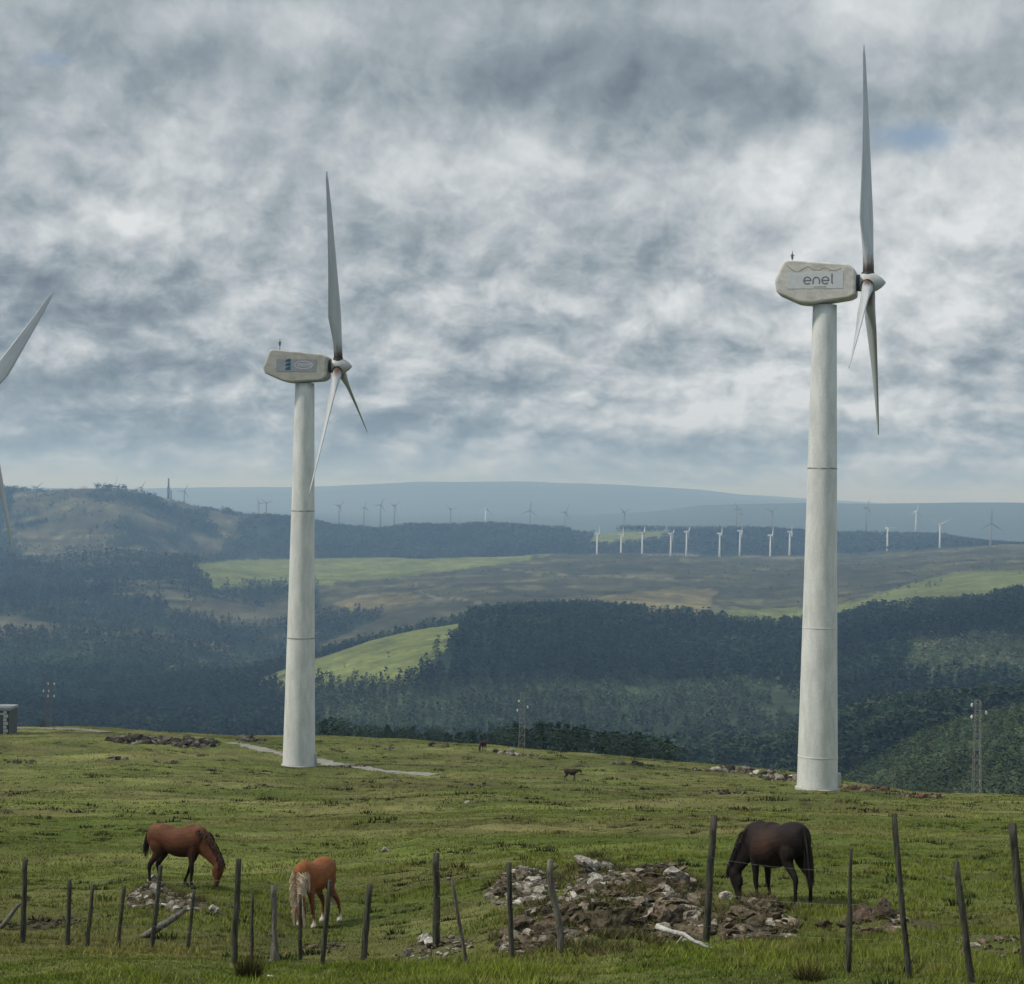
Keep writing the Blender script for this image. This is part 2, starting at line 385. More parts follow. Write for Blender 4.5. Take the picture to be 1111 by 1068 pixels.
dk = np.clip((n2-.60)*7, 0, 1)[..., None]
g = g*(1-dk*.55)+np.array((.055,.048,.024))*dk*.55
mk = (MASK*np.clip((n2-.25)*3, 0, 1))[..., None]
g = g*(1-mk)+np.array((.070,.060,.040))*mk
CC = np.where(pas[..., None], g, CC*(.55+.9*np.where(YY > 4600, n5, n4))[..., None])
mo = (CV == 5)|(CV == 1)|(CV == 6)
n6 = fbm(XX/140, YY/45, 5, 66)[..., None]
n7 = (.5*fbm(XX/45, YY/30, 4, 67)+.5*np.clip(.5+(fbm(XX/13, YY/50, 4, 68)-.5)*2.6, 0, 1))[..., None]
CC = np.where(mo[..., None], CC*(.3+.7*n6+.7*n7)+np.array((.045,.046,.018))*np.clip((n6-.52)*6, 0, 1)*np.clip(n7*3-1, 0, 1), CC)
# pale tracks worn into the moor
tr = (near_line(PX, PY, [(452,633),(450,638),(462,645),(474,649),(500,650),(522,654)], 1.0)|near_line(PX, PY, [(545,618),(640,625),(740,629)], .6)) & (YY > 1900) & (YY < 3400)
tr |= near_line(PX, PY, [(0,742),(20,738),(45,730),(90,722)], 1.6) & (YY > 1200) & (YY < 2300)
tr |= near_line(PX, PY, [(700,602),(790,602),(840,606),(900,606)], 1.3) & (YY > 3300) & (YY < 3800)
CC[tr] = CC[tr]*.4+np.array((.11,.10,.08))
rr_, cc_ = Zf.shape
idx = np.arange(rr_*cc_).reshape(rr_, cc_)
quads = np.stack([idx[:-1,:-1], idx[:-1,1:], idx[1:,1:], idx[1:,:-1]], -1).reshape(-1, 4)
mg, N, L, P = newmat('terrain_ground')
at = N.new('ShaderNodeAttribute'); at.attribute_name = 'Col'
tc = N.new('ShaderNodeTexCoord')
cur = at.outputs['Color']
for sc, lo, hi in ((3.0,.74,1.25),(14.0,.7,1.3),(.035,.6,1.4),(.16,.66,1.34)):
    nz = N.new('ShaderNodeTexNoise'); nz.inputs['Scale'].default_value = sc; nz.inputs['Detail'].default_value = 6; nz.inputs['Roughness'].default_value = .65
    L.new(tc.outputs['Object'], nz.inputs['Vector'])
    mr = N.new('ShaderNodeMapRange'); mr.inputs[1].default_value = .3; mr.inputs[2].default_value = .7; mr.inputs[3].default_value = lo; mr.inputs[4].default_value = hi
    L.new(nz.outputs['Fac'], mr.inputs[0])
    vm = N.new('ShaderNodeVectorMath'); vm.operation = 'SCALE'; L.new(cur, vm.inputs[0]); L.new(mr.outputs[0], vm.inputs['Scale']); cur = vm.outputs[0]
L.new(cur, P.inputs['Base Color']); P.inputs['Roughness'].default_value = .95; P.inputs['Specular IOR Level'].default_value = .02
bp = N.new('ShaderNodeBump'); bp.inputs['Strength'].default_value = .6; bp.inputs['Distance'].default_value = .06
nz = N.new('ShaderNodeTexNoise'); nz.inputs['Scale'].default_value = 7; nz.inputs['Detail'].default_value = 6; L.new(tc.outputs['Object'], nz.inputs['Vector'])
L.new(nz.outputs['Fac'], bp.inputs['Height']); L.new(bp.outputs[0], P.inputs['Normal'])
ter = npmesh('ground', np.stack([XX, YY, Zf], -1), quads, mg, CC.reshape(-1, 3), True, k=4)
tag(ter, kind='structure')

# ------------------------------------------------------------------ woods
def clump_tree(ntri, kind, rng):
    """crown as leaf clumps spread through its volume, unit height 1"""
    if kind == 'cone':
        h = rng.uniform(0, 1, ntri)**.8*.92+.06; R = .24*(1-h)**.75+.025
    else:
        h = rng.uniform(.12, .98, ntri); R = .36*np.sqrt(np.clip(1-((h-.55)/.48)**2, .02, 1))
    a = rng.uniform(0, 2*np.pi, ntri); rr = R*np.sqrt(rng.uniform(.25, 1, ntri))*rng.uniform(.75, 1.2, ntri)
    c = np.stack([rr*np.cos(a), rr*np.sin(a), h], -1)
    sz = (.17 if kind == 'cone' else .22)*(60/ntri)**.4*rng.uniform(.6, 1.4, ntri)[:, None, None]
    off = rng.normal(size=(ntri, 3, 3)); off /= np.linalg.norm(off, axis=-1, keepdims=True)
    off[:, :, 2] *= .6
    V = c[:, None]+off*sz*.62
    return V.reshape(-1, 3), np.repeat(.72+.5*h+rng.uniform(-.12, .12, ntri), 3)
def wood(name, cls, dmin, dmax, spacing, hmin, hmax, ntri, kind, color, label, cat='woodland', pxr=(-120,1240), cv=.5, keep=None, jit=None):
    rng = np.random.default_rng(abs(hash(name)) % 1000+len(name)*7) if False else np.random.default_rng(sum(map(ord, name))+int(dmin))
    u0, u1 = pxr[0]-555, pxr[1]-555
    area = (u1-u0)/F*(dmax**2-dmin**2)/2
    nn = int(area/spacing**2)
    d = np.sqrt(rng.uniform(dmin**2, dmax**2, nn)); u = rng.uniform(u0, u1, nn); x = u/F*d
    z = base_h(x, d); px, py = unuv(u, -z/d*F)
    c = cover(px, py, x, d); ok = np.isin(c, cls)
    ok &= fbm(x/45, d/45, 3, 91) > (.30 if 8 not in cls else .22)
    if keep is not None: ok &= keep(px, py, x, d)
    x, d, z = x[ok], d[ok], z[ok]; nn = len(x)
    if nn == 0: return
    hv = rng.uniform(hmin, hmax, nn)*(.8+.45*fbm(x/60, d/60, 3, 92))
    wv = hv*rng.uniform(.85, 1.25, nn)*(.82 if kind == 'cone' else 1); rot = rng.uniform(0, 6.28, nn)
    vi = rng.integers(0, 7, nn)
    pv = fbm(x/90, d/90, 3, 93)
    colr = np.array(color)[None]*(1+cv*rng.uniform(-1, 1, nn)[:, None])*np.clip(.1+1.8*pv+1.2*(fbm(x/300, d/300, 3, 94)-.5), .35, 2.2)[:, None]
    colr[:, 0] *= 1+.5*rng.uniform(-.3, .6, nn)
    VS = []; CS = []
    for k in range(7):
        s = vi == k
        if not s.any(): continue
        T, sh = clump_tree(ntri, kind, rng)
        c_, s_ = np.cos(rot[s])[:, None], np.sin(rot[s])[:, None]
        X = (T[None, :, 0]*c_-T[None, :, 1]*s_)*wv[s][:, None]+x[s][:, None]
        Y = (T[None, :, 0]*s_+T[None, :, 1]*c_)*wv[s][:, None]+d[s][:, None]
        Zz = T[None, :, 2]*hv[s][:, None]+z[s][:, None]
        VS.append(np.stack([X, Y, Zz], -1).reshape(-1, 3))
        CS.append(np.repeat(colr[s], len(T), 0).reshape(-1, 3))
    V = np.concatenate(VS); C_ = np.concatenate(CS)
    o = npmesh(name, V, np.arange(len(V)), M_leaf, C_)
    tag(o, label, cat, kind='stuff')
    print(name, nn, 'trees', len(V)//3, 'tris')
CON = (.015,.028,.016)
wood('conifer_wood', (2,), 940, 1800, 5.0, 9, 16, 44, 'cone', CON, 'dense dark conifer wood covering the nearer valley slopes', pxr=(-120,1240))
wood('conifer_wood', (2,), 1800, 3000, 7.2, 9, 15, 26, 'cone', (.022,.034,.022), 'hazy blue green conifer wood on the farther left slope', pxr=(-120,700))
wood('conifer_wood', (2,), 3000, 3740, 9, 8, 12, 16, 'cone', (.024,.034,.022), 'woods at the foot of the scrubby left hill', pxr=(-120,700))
wood('pine_belt', (2,), 3745, 4400, 9, 10, 15, 14, 'round', (.020,.030,.020), 'long dark belt of pines along the skyline behind the moor', pxr=(-120,1240))
wood('young_plantation', (3,), 940, 1430, 5.0, 6, 10, 36, 'cone', (.040,.062,.036), 'lighter green young plantation in the valley bottom', pxr=(300,1000))
wood('young_plantation', (3,), 1430, 2950, 7.5, 5, 9, 20, 'round', (.055,.070,.042), 'paler scrubby strips crossing the left valley slope', pxr=(-120,350))
wood('hillside_bushes', (8,), 330, 690, 3.0, 1.6, 4.2, 50, 'round', (.035,.055,.026), 'round green bushes covering the near right hillside', 'bushes', pxr=(800,1240))
wood('hillside_bushes', (8,), 1000, 1500, 6.5, 4, 8, 30, 'round', (.07,.09,.055), 'paler scrub patch on the right valley side', 'bushes', pxr=(960,1240))
wood('broadleaf_wood', (2,), 690, 945, 4.5, 7, 11, 60, 'round', (.018,.032,.017), 'dark wood along the second right ridge', pxr=(700,1240))
wood('scrub', (1,5,6), 1900, 4150, 13, 1.2, 4.2, 6, 'round', (.030,.038,.020), 'low dark scrub dotted over the moor and hill', 'scrub', keep=lambda px, py, x, d: fbm(x/120, d/60, 4, 95) > .50)
wood('scrub', (1,), 2950, 4250, 8.5, 2.0, 5.5, 7, 'round', (.020,.026,.016), 'dark heath and bushes mottling the left hill', 'scrub', pxr=(-60,345), keep=lambda px, py, x, d: fbm(x/70, d/90, 4, 97) > .49)
wood('hedge_trees', (4,), 1250, 2900, 30, 3, 7, 24, 'round', (.025,.040,.02), 'few small trees scattered in the light green fields', 'trees', keep=lambda px, py, x, d: fbm(x/60, d/60, 3, 96) > .66)

# ------------------------------------------------------------------ grass
def blades(name, dmin, dmax, dens, h0, h1, w, label, thr=None, clump=.6, kind='stuff', tone=None, lean=.5):
    rng = np.random.default_rng(int(dmin*13+dens*3)+len(name))
    uu = 640 if dmax < 100 else 600
    area = 2*uu/F*(dmax**2-dmin**2)/2; n_ = int(area*dens)
    d = np.sqrt(rng.uniform(dmin**2, dmax**2, n_)); x = rng.uniform(-uu, uu, n_)/F*d
    keep = rng.uniform(0, 1, n_) < np.clip((fbm(x/.22, d/.22, 3, 101)-.5)*4*clump+.75, .08, 1)
    if thr is not None: keep &= thr(x, d)
    cr = DC(555+x/d*F); keep &= d < cr+8
    x, d = x[keep], d[keep]; n_ = len(x)
    z = base_h(x, d, Zf)
    # less grass on bare rubble
    mk = base_h(x, d, MASK); kk = rng.uniform(0, 1, n_) > mk*1.0
    x, d, z, mk = x[kk], d[kk], z[kk], mk[kk]; n_ = len(x)
    lush = np.clip((fbm(x/1.6, d/1.6, 3, 103)-.42)*4, 0, 1)
    h = rng.uniform(h0, h1, n_)*(.45+1.0*lush); a = rng.uniform(0, 6.28, n_); b = rng.uniform(0, 6.28, n_)
    wd = w*rng.uniform(.6, 1.3, n_)
    P0 = np.stack([x-np.cos(a)*wd, d-np.sin(a)*wd, z-.01], -1); P1 = np.stack([x+np.cos(a)*wd, d+np.sin(a)*wd, z-.01], -1)
    P2 = np.stack([x+np.cos(b)*h*lean, d+np.sin(b)*h*lean, z+h], -1)
    V = np.stack([P0, P1, P2], 1).reshape(-1, 3)
    pn = fbm(x/9, d/9, 4, 51); dry = np.clip((pn-.48)*4, 0, 1); pn2 = fbm(x/.9, d/.9, 3, 107)
    green = np.array((.084,.120,.020)); lg = np.array((.146,.176,.032)); tan = np.array((.20,.165,.07))
    t = rng.uniform(0, 1, n_)
    c = green[None]*(1-lush[:, None])+lg[None]*lush[:, None]
    drf = np.clip(dry*.55+(pn2-.5)*1.6, 0, .85)[:, None]*(t < .75)[:, None]
    c = c*(1-drf)+tan[None]*drf
    c = np.where((t > .965)[:, None], np.array((.26,.22,.12))[None], c)*rng.uniform(.65, 1.3, n_)[:, None]
    if tone is not None: c = c*np.array(tone)[None]
    o = npmesh(name, V, np.arange(len(V)), M_grass, np.repeat(c, 3, 0))
    tag(o, label, 'grass', kind=kind); print(name, n_)
blades('grass', 14, 27, 900, .03, .09, .0055, 'short lush grass in the foreground')
blades('grass', 27, 48, 420, .03, .08, .009, 'cropped grass around the grazing horses')
blades('grass', 48, 100, 70, .03, .08, .02, 'cropped grass of the middle pasture')
blades('grass', 100, 275, 9, .05, .10, .06, 'thin grass towards the crest of the pasture')
# rank, taller grass along the fence foot
def fence_foot(x, d):
    px, py = unuv(x/d*F, -base_h(x, d, Zf)/d*F)
    lim = np.interp(px, (0,240,400,560,640,800,900,1111), (1030,1036,1050,1046,1036,1022,1052,1060))
    return (py > lim+8*(fbm(x/.5, d/.5, 2, 5)-.5)) & (fbm(x/.7, d/.7, 3, 109) > .42)
blades('tall_grass', 14, 30, 900, .04, .10, .006, 'taller bright green grass growing along the foot of the fence', thr=fence_foot, tone=(1.1,1.2,.9), lean=1.0)

# tussocks: dark ragged clumps dotted over the pasture
def tussocks(name, n_, dmin, dmax, r0, r1, nb, hh, cols, label, clumpy=.5, hs=1.0):
    rng = np.random.default_rng(n_+int(dmin)); uu = 600
    d = np.sqrt(rng.uniform(dmin**2, dmax**2, n_)); x = rng.uniform(-uu, uu, n_)/F*d
    k = (fbm(x/6, d/9, 3, 121) > clumpy) & (d < DC(555+x/d*F)); x, d = x[k], d[k]; n_ = len(x)
    R = rng.uniform(r0, r1, n_)*rng.uniform(.5, 1.3, n_)
    ang = rng.uniform(0, 6.28, (n_, nb)); q = np.sqrt(rng.uniform(0, 1, (n_, nb)))
    bx = x[:, None]+np.cos(ang)*q*R[:, None]*1.5; by = d[:, None]+np.sin(ang)*q*R[:, None]
    bz = base_h(bx.ravel(), by.ravel(), Zf).reshape(bx.shape)
    h = hh*R[:, None]/r1*(1-.6*q)*rng.uniform(.5, 1.2, (n_, nb)); w = h*.22*hs
    a = rng.uniform(0, 6.28, (n_, nb))
    P0 = np.stack([bx-np.cos(a)*w, by-np.sin(a)*w, bz-.03], -1); P1 = np.stack([bx+np.cos(a)*w, by+np.sin(a)*w, bz-.03], -1)
    P2 = np.stack([bx+np.cos(ang)*h*.5, by+np.sin(ang)*h*.5, bz+h], -1)
    V = np.stack([P0, P1, P2], 2).reshape(-1, 3)
    cc = np.array(cols)[rng.integers(0, len(cols), n_)]
    c = np.repeat(cc[:, None], nb, 1)*rng.uniform(.6, 1.5, (n_, nb, 1))
    o = npmesh(name, V, np.arange(len(V)), M_grass, np.repeat(c.reshape(-1, 3), 3, 0))
    tag(o, label, 'grass', kind='stuff')
DKC = [(.028,.034,.012),(.05,.055,.02),(.055,.045,.022),(.035,.030,.015)]
tussocks('tussocks', 900, 26, 80, .06, .22, 60, .16, DKC, 'dark ragged tussocks dotted over the near pasture')
tussocks('tussocks', 3200, 80, 270, .10, .42, 26, .30, DKC, 'small dark tussocks scattered to the crest', clumpy=.47, hs=1.6)

tussocks('weeds', 420, 17, 45, .05, .14, 40, .13, [(.05,.075,.02),(.075,.10,.03),(.035,.05,.016)], 'broad dark weeds and coarse clumps in the foreground turf', clumpy=.44, hs=1.5)
tussocks('straw_tufts', 700, 18, 90, .04, .13, 26, .12, [(.24,.20,.11),(.30,.26,.15),(.18,.15,.08)], 'bleached straw tufts scattered through the near pasture', clumpy=.5, hs=.8)
# ------------------------------------------------------------------ stones
def rock_variant(rng, sub=1):
    import bmesh
    bm = bmesh.new(); bmesh.ops.create_icosphere(bm, subdivisions=sub+1, radius=1)
    V = np.array([v.co for v in bm.verts]); T = np.array([[v.index for v in f.verts] for f in bm.faces]); bm.free()
    for k in range(9 if sub < 2 else 16):   # chop with planes -> angular
        n_ = rng.normal(size=3); n_ /= np.linalg.norm(n_); dd = rng.uniform(.42, .85)
        s = V@n_-dd; V = V-np.where(s > 0, s, 0)[:, None]*n_[None]
    V = V*(1+.10*rng.normal(size=(len(V), 1))*(.6 if sub > 1 else 1))+.05*rng.normal(size=V.shape)
    return V, T
rrng = np.random.default_rng(5)
RV = [rock_variant(rrng) for _ in range(12)]
RB = [rock_variant(rrng, 2) for _ in range(8)]
RCOL = [(.16,.14,.11),(.11,.095,.07),(.24,.225,.20),(.09,.07,.05),(.36,.35,.32),(.13,.115,.09),(.075,.07,.05)]
def stones(name, pts, sizes, label, cat, cols=RCOL, flat=.6, seed=1, kind='stuff', variants=RV, sink=.25):
    rng = np.random.default_rng(seed); VS = []; TS = []; CS = []; b = 0
    for (x, y), s in zip(pts, sizes):
        V, T = variants[rng.integers(0, len(variants))]
        e = Matrix.Rotation(rng.uniform(0, 6.28), 3, 'Z') @ Matrix.Rotation(rng.uniform(-.5, .5), 3, 'X') @ Matrix.Rotation(rng.uniform(-.4, .4), 3, 'Y')
        S = np.array([s*rng.uniform(.7, 1.4), s*rng.uniform(.6, 1.1), s*flat*rng.uniform(.6, 1.2)])
        Q = (V*S)@np.array(e).T; z = float(base_h(x, y, Zf))
        VS.append(Q+np.array([x, y, z+S[2]*(1-sink*2)*.6])); TS.append(T+b); b += len(V)
        c = np.array(cols[rng.integers(0, len(cols))])*rng.uniform(.7, 1.25); CS.append(np.repeat(c[None], len(V), 0))
    o = npmesh(name, np.concatenate(VS), np.concatenate(TS), M_rock, np.concatenate(CS))
    if kind: tag(o, label, cat, kind=kind)
    return o
def heap(name, px, py, hw, dm, n_, s0, s1, label, seed, cols=RCOL, flat=.6):
    p = gp(px, py+4); rng = np.random.default_rng(seed); rx = hw/F*p.y
    pts = []; sz = []
    for i in range(n_):
        a = rng.uniform(0, 6.28); q = rng.uniform(0, 1)**.6
        pts.append((p.x+math.cos(a)*q*rx, p.y+math.sin(a)*q*dm)); sz.append(s0+(s1-s0)*rng.uniform(0, 1)**2.2*(1.15-q*.6))
    return stones(name, pts, sz, label, 'rubble', cols, flat, seed)
LTC = [(.46,.44,.40),(.28,.26,.22),(.16,.14,.105),(.10,.085,.06),(.26,.23,.19),(.13,.11,.08)]
BRC = [(.15,.12,.085),(.19,.155,.11),(.10,.08,.055),(.24,.20,.155),(.07,.058,.04),(.12,.10,.065),(.09,.075,.05),(.36,.33,.28)]
heap('rubble_heap', 568, 960, 40, 1.5, 312, 0.034, 0.211, 'pale broken stone heap behind the thin dark post', 1, LTC)
heap('rubble_heap', 645, 962, 38, 1.5, 276, 0.042, 0.252, 'tallest pale topped stone heap at the back of the rubble', 2, LTC)
heap('rubble_heap', 712, 964, 58, 1.5, 423, 0.034, 0.274, 'long heap of brown slabs behind the tall leaning post', 3, BRC, .5)
heap('rubble_heap', 590, 1010, 52, 1.4, 312, 0.034, 0.211, 'brown stone rubble at the foot of the crooked post', 4, BRC)
heap('rubble_heap', 668, 998, 48, 1.6, 239, 0.034, 0.211, 'low grassy rubble in the middle of the stone heaps', 5, BRC, .5)
heap('rubble_heap', 732, 996, 46, 1.4, 312, 0.042, 0.252, 'brown flaky rubble behind the white fallen branch', 6, BRC, .5)
heap('rubble_heap', 822, 998, 42, 1.3, 276, 0.034, 0.211, 'brown rubble below the head of the black horse', 7, BRC, .5)
heap('rubble_heap', 165, 966, 24, 1.2, 201, 0.042, 0.232, 'pale stone heap below the hind legs of the bay horse', 8, LTC)
heap('rubble_heap', 196, 980, 24, 1.0, 128, 0.042, 0.211, 'smaller pale stone heap beside the fallen log', 9, LTC)
heap('rubble_heap', 955, 998, 38, 1.0, 73, 0.034, 0.169, 'scattered brown stones right of the black horse', 10, BRC)
heap('rubble_heap', 1075, 1020, 46, 1.0, 82, 0.017, 0.095, 'low scatter of small stones by the right fence posts', 11, BRC)
heap('rubble_heap', 470, 1026, 44, .8, 82, 0.025, 0.127, 'small stones half sunk in grass by the middle post', 12, LTC)
heap('rubble_heap', 60, 1003, 60, 1.0, 91, 0.025, 0.105, 'small clods on the bare bank behind the left posts', 13, [(.05,.04,.025),(.08,.065,.045),(.1,.09,.07)])
heap('rubble_heap', 350, 1024, 30, .7, 55, 0.017, 0.095, 'clods by the feet of the chestnut pony', 14, BRC)
# stone litter further out: (px, py, half width px, depth m, count, smax)
DKR = [(.07,.06,.045),(.11,.09,.065),(.05,.045,.03),(.18,.16,.13)]
FAR = [(155,800,40,6,150,.7,'dark stone heap on the crest left of the thinner turbine',DKR),(212,803,28,6,100,.65,'dark stones near the crest beside the track',DKR),
 (272,800,16,3,50,.6,'small stone heap where the track crosses the crest',DKR),(180,824,14,2,10,.45,'few stones below the crest heap',DKR),
 (122,820,16,2,14,.4,'low stones on the left of the upper pasture',DKR),(30,823,30,2.5,26,.3,'rusty clods near the hut',DKR),
 (425,808,10,3,9,.5,'boulders on the crest right of the thinner turbine',DKR),(380,828,20,2,14,.4,'grey stones along the track',DKR),
 (560,815,30,3,28,.6,'stones at the foot of the middle lattice mast',LTC),(478,806,16,3,14,.5,'dark stones along the middle crest',DKR),
 (800,833,50,4,110,.55,'stone bank on the crest left of the thicker turbine',DKR+LTC[:2]),(850,842,26,3,60,.5,'stone bank behind the thicker turbine',DKR+LTC[:2]),
 (940,853,34,3,120,.45,'rusty brown stone bank right of the thicker turbine',[(.13,.07,.045),(.16,.09,.06),(.09,.06,.04),(.2,.16,.12)]),
 (1000,861,26,3,50,.4,'thin end of the rusty stone bank on the right crest',[(.13,.07,.045),(.16,.09,.06),(.2,.16,.12)]),
 (785,858,26,3,22,.35,'few stones in the pasture left of the thicker turbine',DKR),(280,850,18,2,14,.28,'clods in front of the thinner turbine',DKR),
 (690,826,30,3,26,.4,'low stones on the crest above the small foal',DKR),(515,848,14,2,10,.3,'flat dark clods left of the small foal',DKR),
 (520,867,14,1.5,6,.25,'pale stone in the middle pasture',LTC),(410,922,14,.8,5,.16,'small pale stones in the near pasture',LTC)]
for i, (a, b, hw, dm, nn, sm, lb, cs) in enumerate(FAR):
    heap('stone_litter', a, b, hw, dm, int(nn*1.2), sm*.3, sm*1.45, lb, 40+i, cs, .75)
# single boulders that can be pointed at
BO = [(640,948,.34,'large pale topped boulder crowning the back heap',(.40,.38,.34)),(697,955,.24,'brown pointed boulder left of the tall leaning post',(.2,.17,.13)),
 (735,957,.27,'flat pale boulder against the tall leaning post',(.36,.34,.3)),(661,1008,.36,'dark flat slab lying in the middle of the rubble',(.10,.09,.06)),
 (548,1032,.20,'white boulder at the foot of the thin dark post',(.5,.48,.45)),(957,992,.26,'brown boulder right of the black horse',(.12,.095,.07)),
 (936,1000,.22,'dark reddish boulder behind the slim right post',(.10,.075,.058)),(893,1008,.12,'small dark pointed stone below the black horse',(.07,.055,.04)),
 (789,975,.14,'small pale stone beneath the muzzle of the black horse',(.4,.37,.32)),(166,958,.22,'white capped boulder on the left heap',(.5,.48,.44)),
 (232,990,.17,'grey boulder right of the fallen log',(.3,.29,.25)),(462,1024,.13,'pale stone beside the middle post',(.36,.34,.3)),
 (716,1003,.28,'pointed brown boulder above the white branch',(.2,.165,.125)),(620,1022,.16,'round stone right of the crooked post',(.2,.18,.15)),
 (565,1015,.26,'brown boulder between the thin and crooked posts',(.16,.13,.095))]
for i, (a, b, s, lb, c) in enumerate(BO):
    p = gp(a, b); o = stones('boulder', [(p.x, p.y)], [s], lb, 'boulder', [c], .7, 200+i, None, RB, .1)
    tag(o, lb, 'boulder', 'boulders on the near rubble')
# dry grass growing through the rubble
def heap_grass():
    rng = np.random.default_rng(77); VS = []; CS = []
    for p, hw, dm, hh in hinfo[:10]:
        rx = hw/F*p.y; n_ = 3200
        a = rng.uniform(0, 6.28, n_); q = rng.uniform(0, 1.15, n_)**.6
        x = p.x+np.cos(a)*q*rx; y = p.y+np.sin(a)*q*dm*1.1
        k = fbm(x/.35, y/.35, 3, 131) > .45; x, y = x[k], y[k]; n_ = len(x)
        z = base_h(x, y, Zf); h = rng.uniform(.05, .18, n_); aa = rng.uniform(0, 6.28, n_); bb = rng.uniform(0, 6.28, n_)
        w = .008
        V = np.stack([np.stack([x-np.cos(aa)*w, y-np.sin(aa)*w, z], -1), np.stack([x+np.cos(aa)*w, y+np.sin(aa)*w, z], -1),
                      np.stack([x+np.cos(bb)*h*.8, y+np.sin(bb)*h*.8, z+h], -1)], 1)
        c = np.array([(.13,.11,.055),(.06,.08,.02),(.09,.075,.04)])[rng.integers(0, 3, n_)]*rng.uniform(.6, 1.3, (n_, 1))
        VS.append(V.reshape(-1, 3)); CS.append(np.repeat(c, 3, 0))
    V = np.concatenate(VS); o = npmesh('dry_grass', V, np.arange(len(V)), M_grass, np.concatenate(CS))
    tag(o, 'dry straw coloured grass growing through the stone heaps', 'grass', kind='stuff')
heap_grass()

# ------------------------------------------------------------------ track
def strip(name, pts, halfw, mat, lift=.08):
    P_ = [gp(a, b) for a, b in pts]; V = []; Q = []
    samp = []
    for a, b in zip(P_, P_[1:]):
        for k in range(24): samp.append(a.lerp(b, k/24))
    samp.append(P_[-1])
    for i, p in enumerate(samp):
        t = (samp[min(i+1, len(samp)-1)]-samp[max(i-1, 0)]); t.z = 0; t.normalize(); nrm = Vector((-t.y, t.x, 0))
        w = halfw*(1+.18*math.sin(i*.7)+.1*math.sin(i*1.9))
        for j in range(5):
            q = p+nrm*w*(j/2-1); V.append((q.x, q.y, gz2(q.x, q.y)+lift-(.06 if j in (0, 4) else 0)))
        if i:
            for j in range(4): Q.append((5*i-5+j, 5*i-4+j, 5*i+1+j, 5*i+j))
    o = npmesh(name, V, Q, mat, smooth=True, k=4); tag(o, kind='structure'); return o
def gz2(x, y): return float(base_h(x, y, Zf))
strip('track', [(252,806),(275,811),(300,816),(322,821),(345,825),(372,830),(400,834),(432,838),(474,841)], 1.15, M_earth, .05)
strip('track', [(0,789),(40,790),(80,791.5),(118,795)], 1.7, M_brownearth, .10)

# ------------------------------------------------------------------ wind turbines
def blade_mesh(Lb, pitch, scale=1.0, n=12, ns=22):
    """span along +z from the hub, chord along y (rotor plane) turned by pitch, thickness along x"""
    mb = MB(); V = []
    for i in range(ns+1):
        t = i/ns; z = .85+(Lb-.85)*t
        if t < .04: ch, th = 1.0, 1.0
        else:
            s = (t-.04)/.96
            ch = (1.0+1.15*(s/.2)**1.3) if s < .2 else 2.15*((1-(s-.2)/.8)**.95*.82+.18)*(1 if s < .985 else .6)
            th = (1.0-.62*(s/.2)) if s < .2 else ch*.175
            th = max(th, .05)
        tw = pitch+math.radians(14)*(1-t)**2
        off = -.15*max(0, ch-1.0)
        bend = -.012*Lb*t*t
        for k in range(n):
            a = 2*math.pi*k/n; c = math.cos(a)*ch/2; w = math.sin(a)*th/2*(1+.35*math.cos(a))
            c += off
            V.append((w*math.cos(tw)+c*math.sin(tw)+bend, c*math.cos(tw)-w*math.sin(tw), z))
    Fc = []
    for i in range(ns):
        for k in range(n): Fc.append((i*n+k, i*n+(k+1) % n, (i+1)*n+(k+1) % n, (i+1)*n+k))
    Fc.append(tuple(reversed(range(n)))); Fc.append(tuple(range(ns*n, ns*n+n)))
    mb.add(V, Fc); return mb
def rounded_prism(profile, hw, r=.25, seg=3):
    """profile (x,z) polygon extruded over y with softened side edges"""
    cx = sum(p[0] for p in profile)/len(profile); cz = sum(p[1] for p in profile)/len(profile)
    # refine the profile corners
    P_ = []
    n_ = len(profile)
    for i in range(n_):
        a, b, c = Vector(profile[i-1]), Vector(profile[i]), Vector(profile[(i+1) % n_])
        rr = min(.35, (a-b).length*.3, (c-b).length*.3); p0 = b+(a-b).normalized()*rr; p1 = b+(c-b).normalized()*rr
        for k in range(4):
            t = k/3; P_.append((p0*(1-t)**2+b*2*t*(1-t)+p1*t*t))
    rings = []
    for k in range(-seg-1, seg+2):
        if k < 0: ang = math.pi/2*(-k-1)/seg*1.0; y = -hw+r-r*math.sin(ang) if True else 0; ins = r*(1-math.cos(ang))
        elif k == 0: continue
        else: ang = math.pi/2*(k-1)/seg; y = hw-r+r*math.sin(ang); ins = r*(1-math.cos(ang))
        rings.append((y, ins))
    rings.sort()
    V = []; m = len(P_)
    for y, ins in rings:
        for p in P_:
            v = Vector((cx, cz))-p; v = v.normalized()*ins if v.length else v; V.append((p.x+v.x, y, p.y+v.y))
    Fc = []
    for i in range(len(rings)-1):
        for k in range(m): Fc.append((i*m+k, (i+1)*m+k, (i+1)*m+(k+1) % m, i*m+(k+1) % m))
    Fc.append(tuple(range(m))); Fc.append(tuple(reversed(range((len(rings)-1)*m, len(rings)*m))))
    mb = MB(); mb.add(V, Fc); return mb
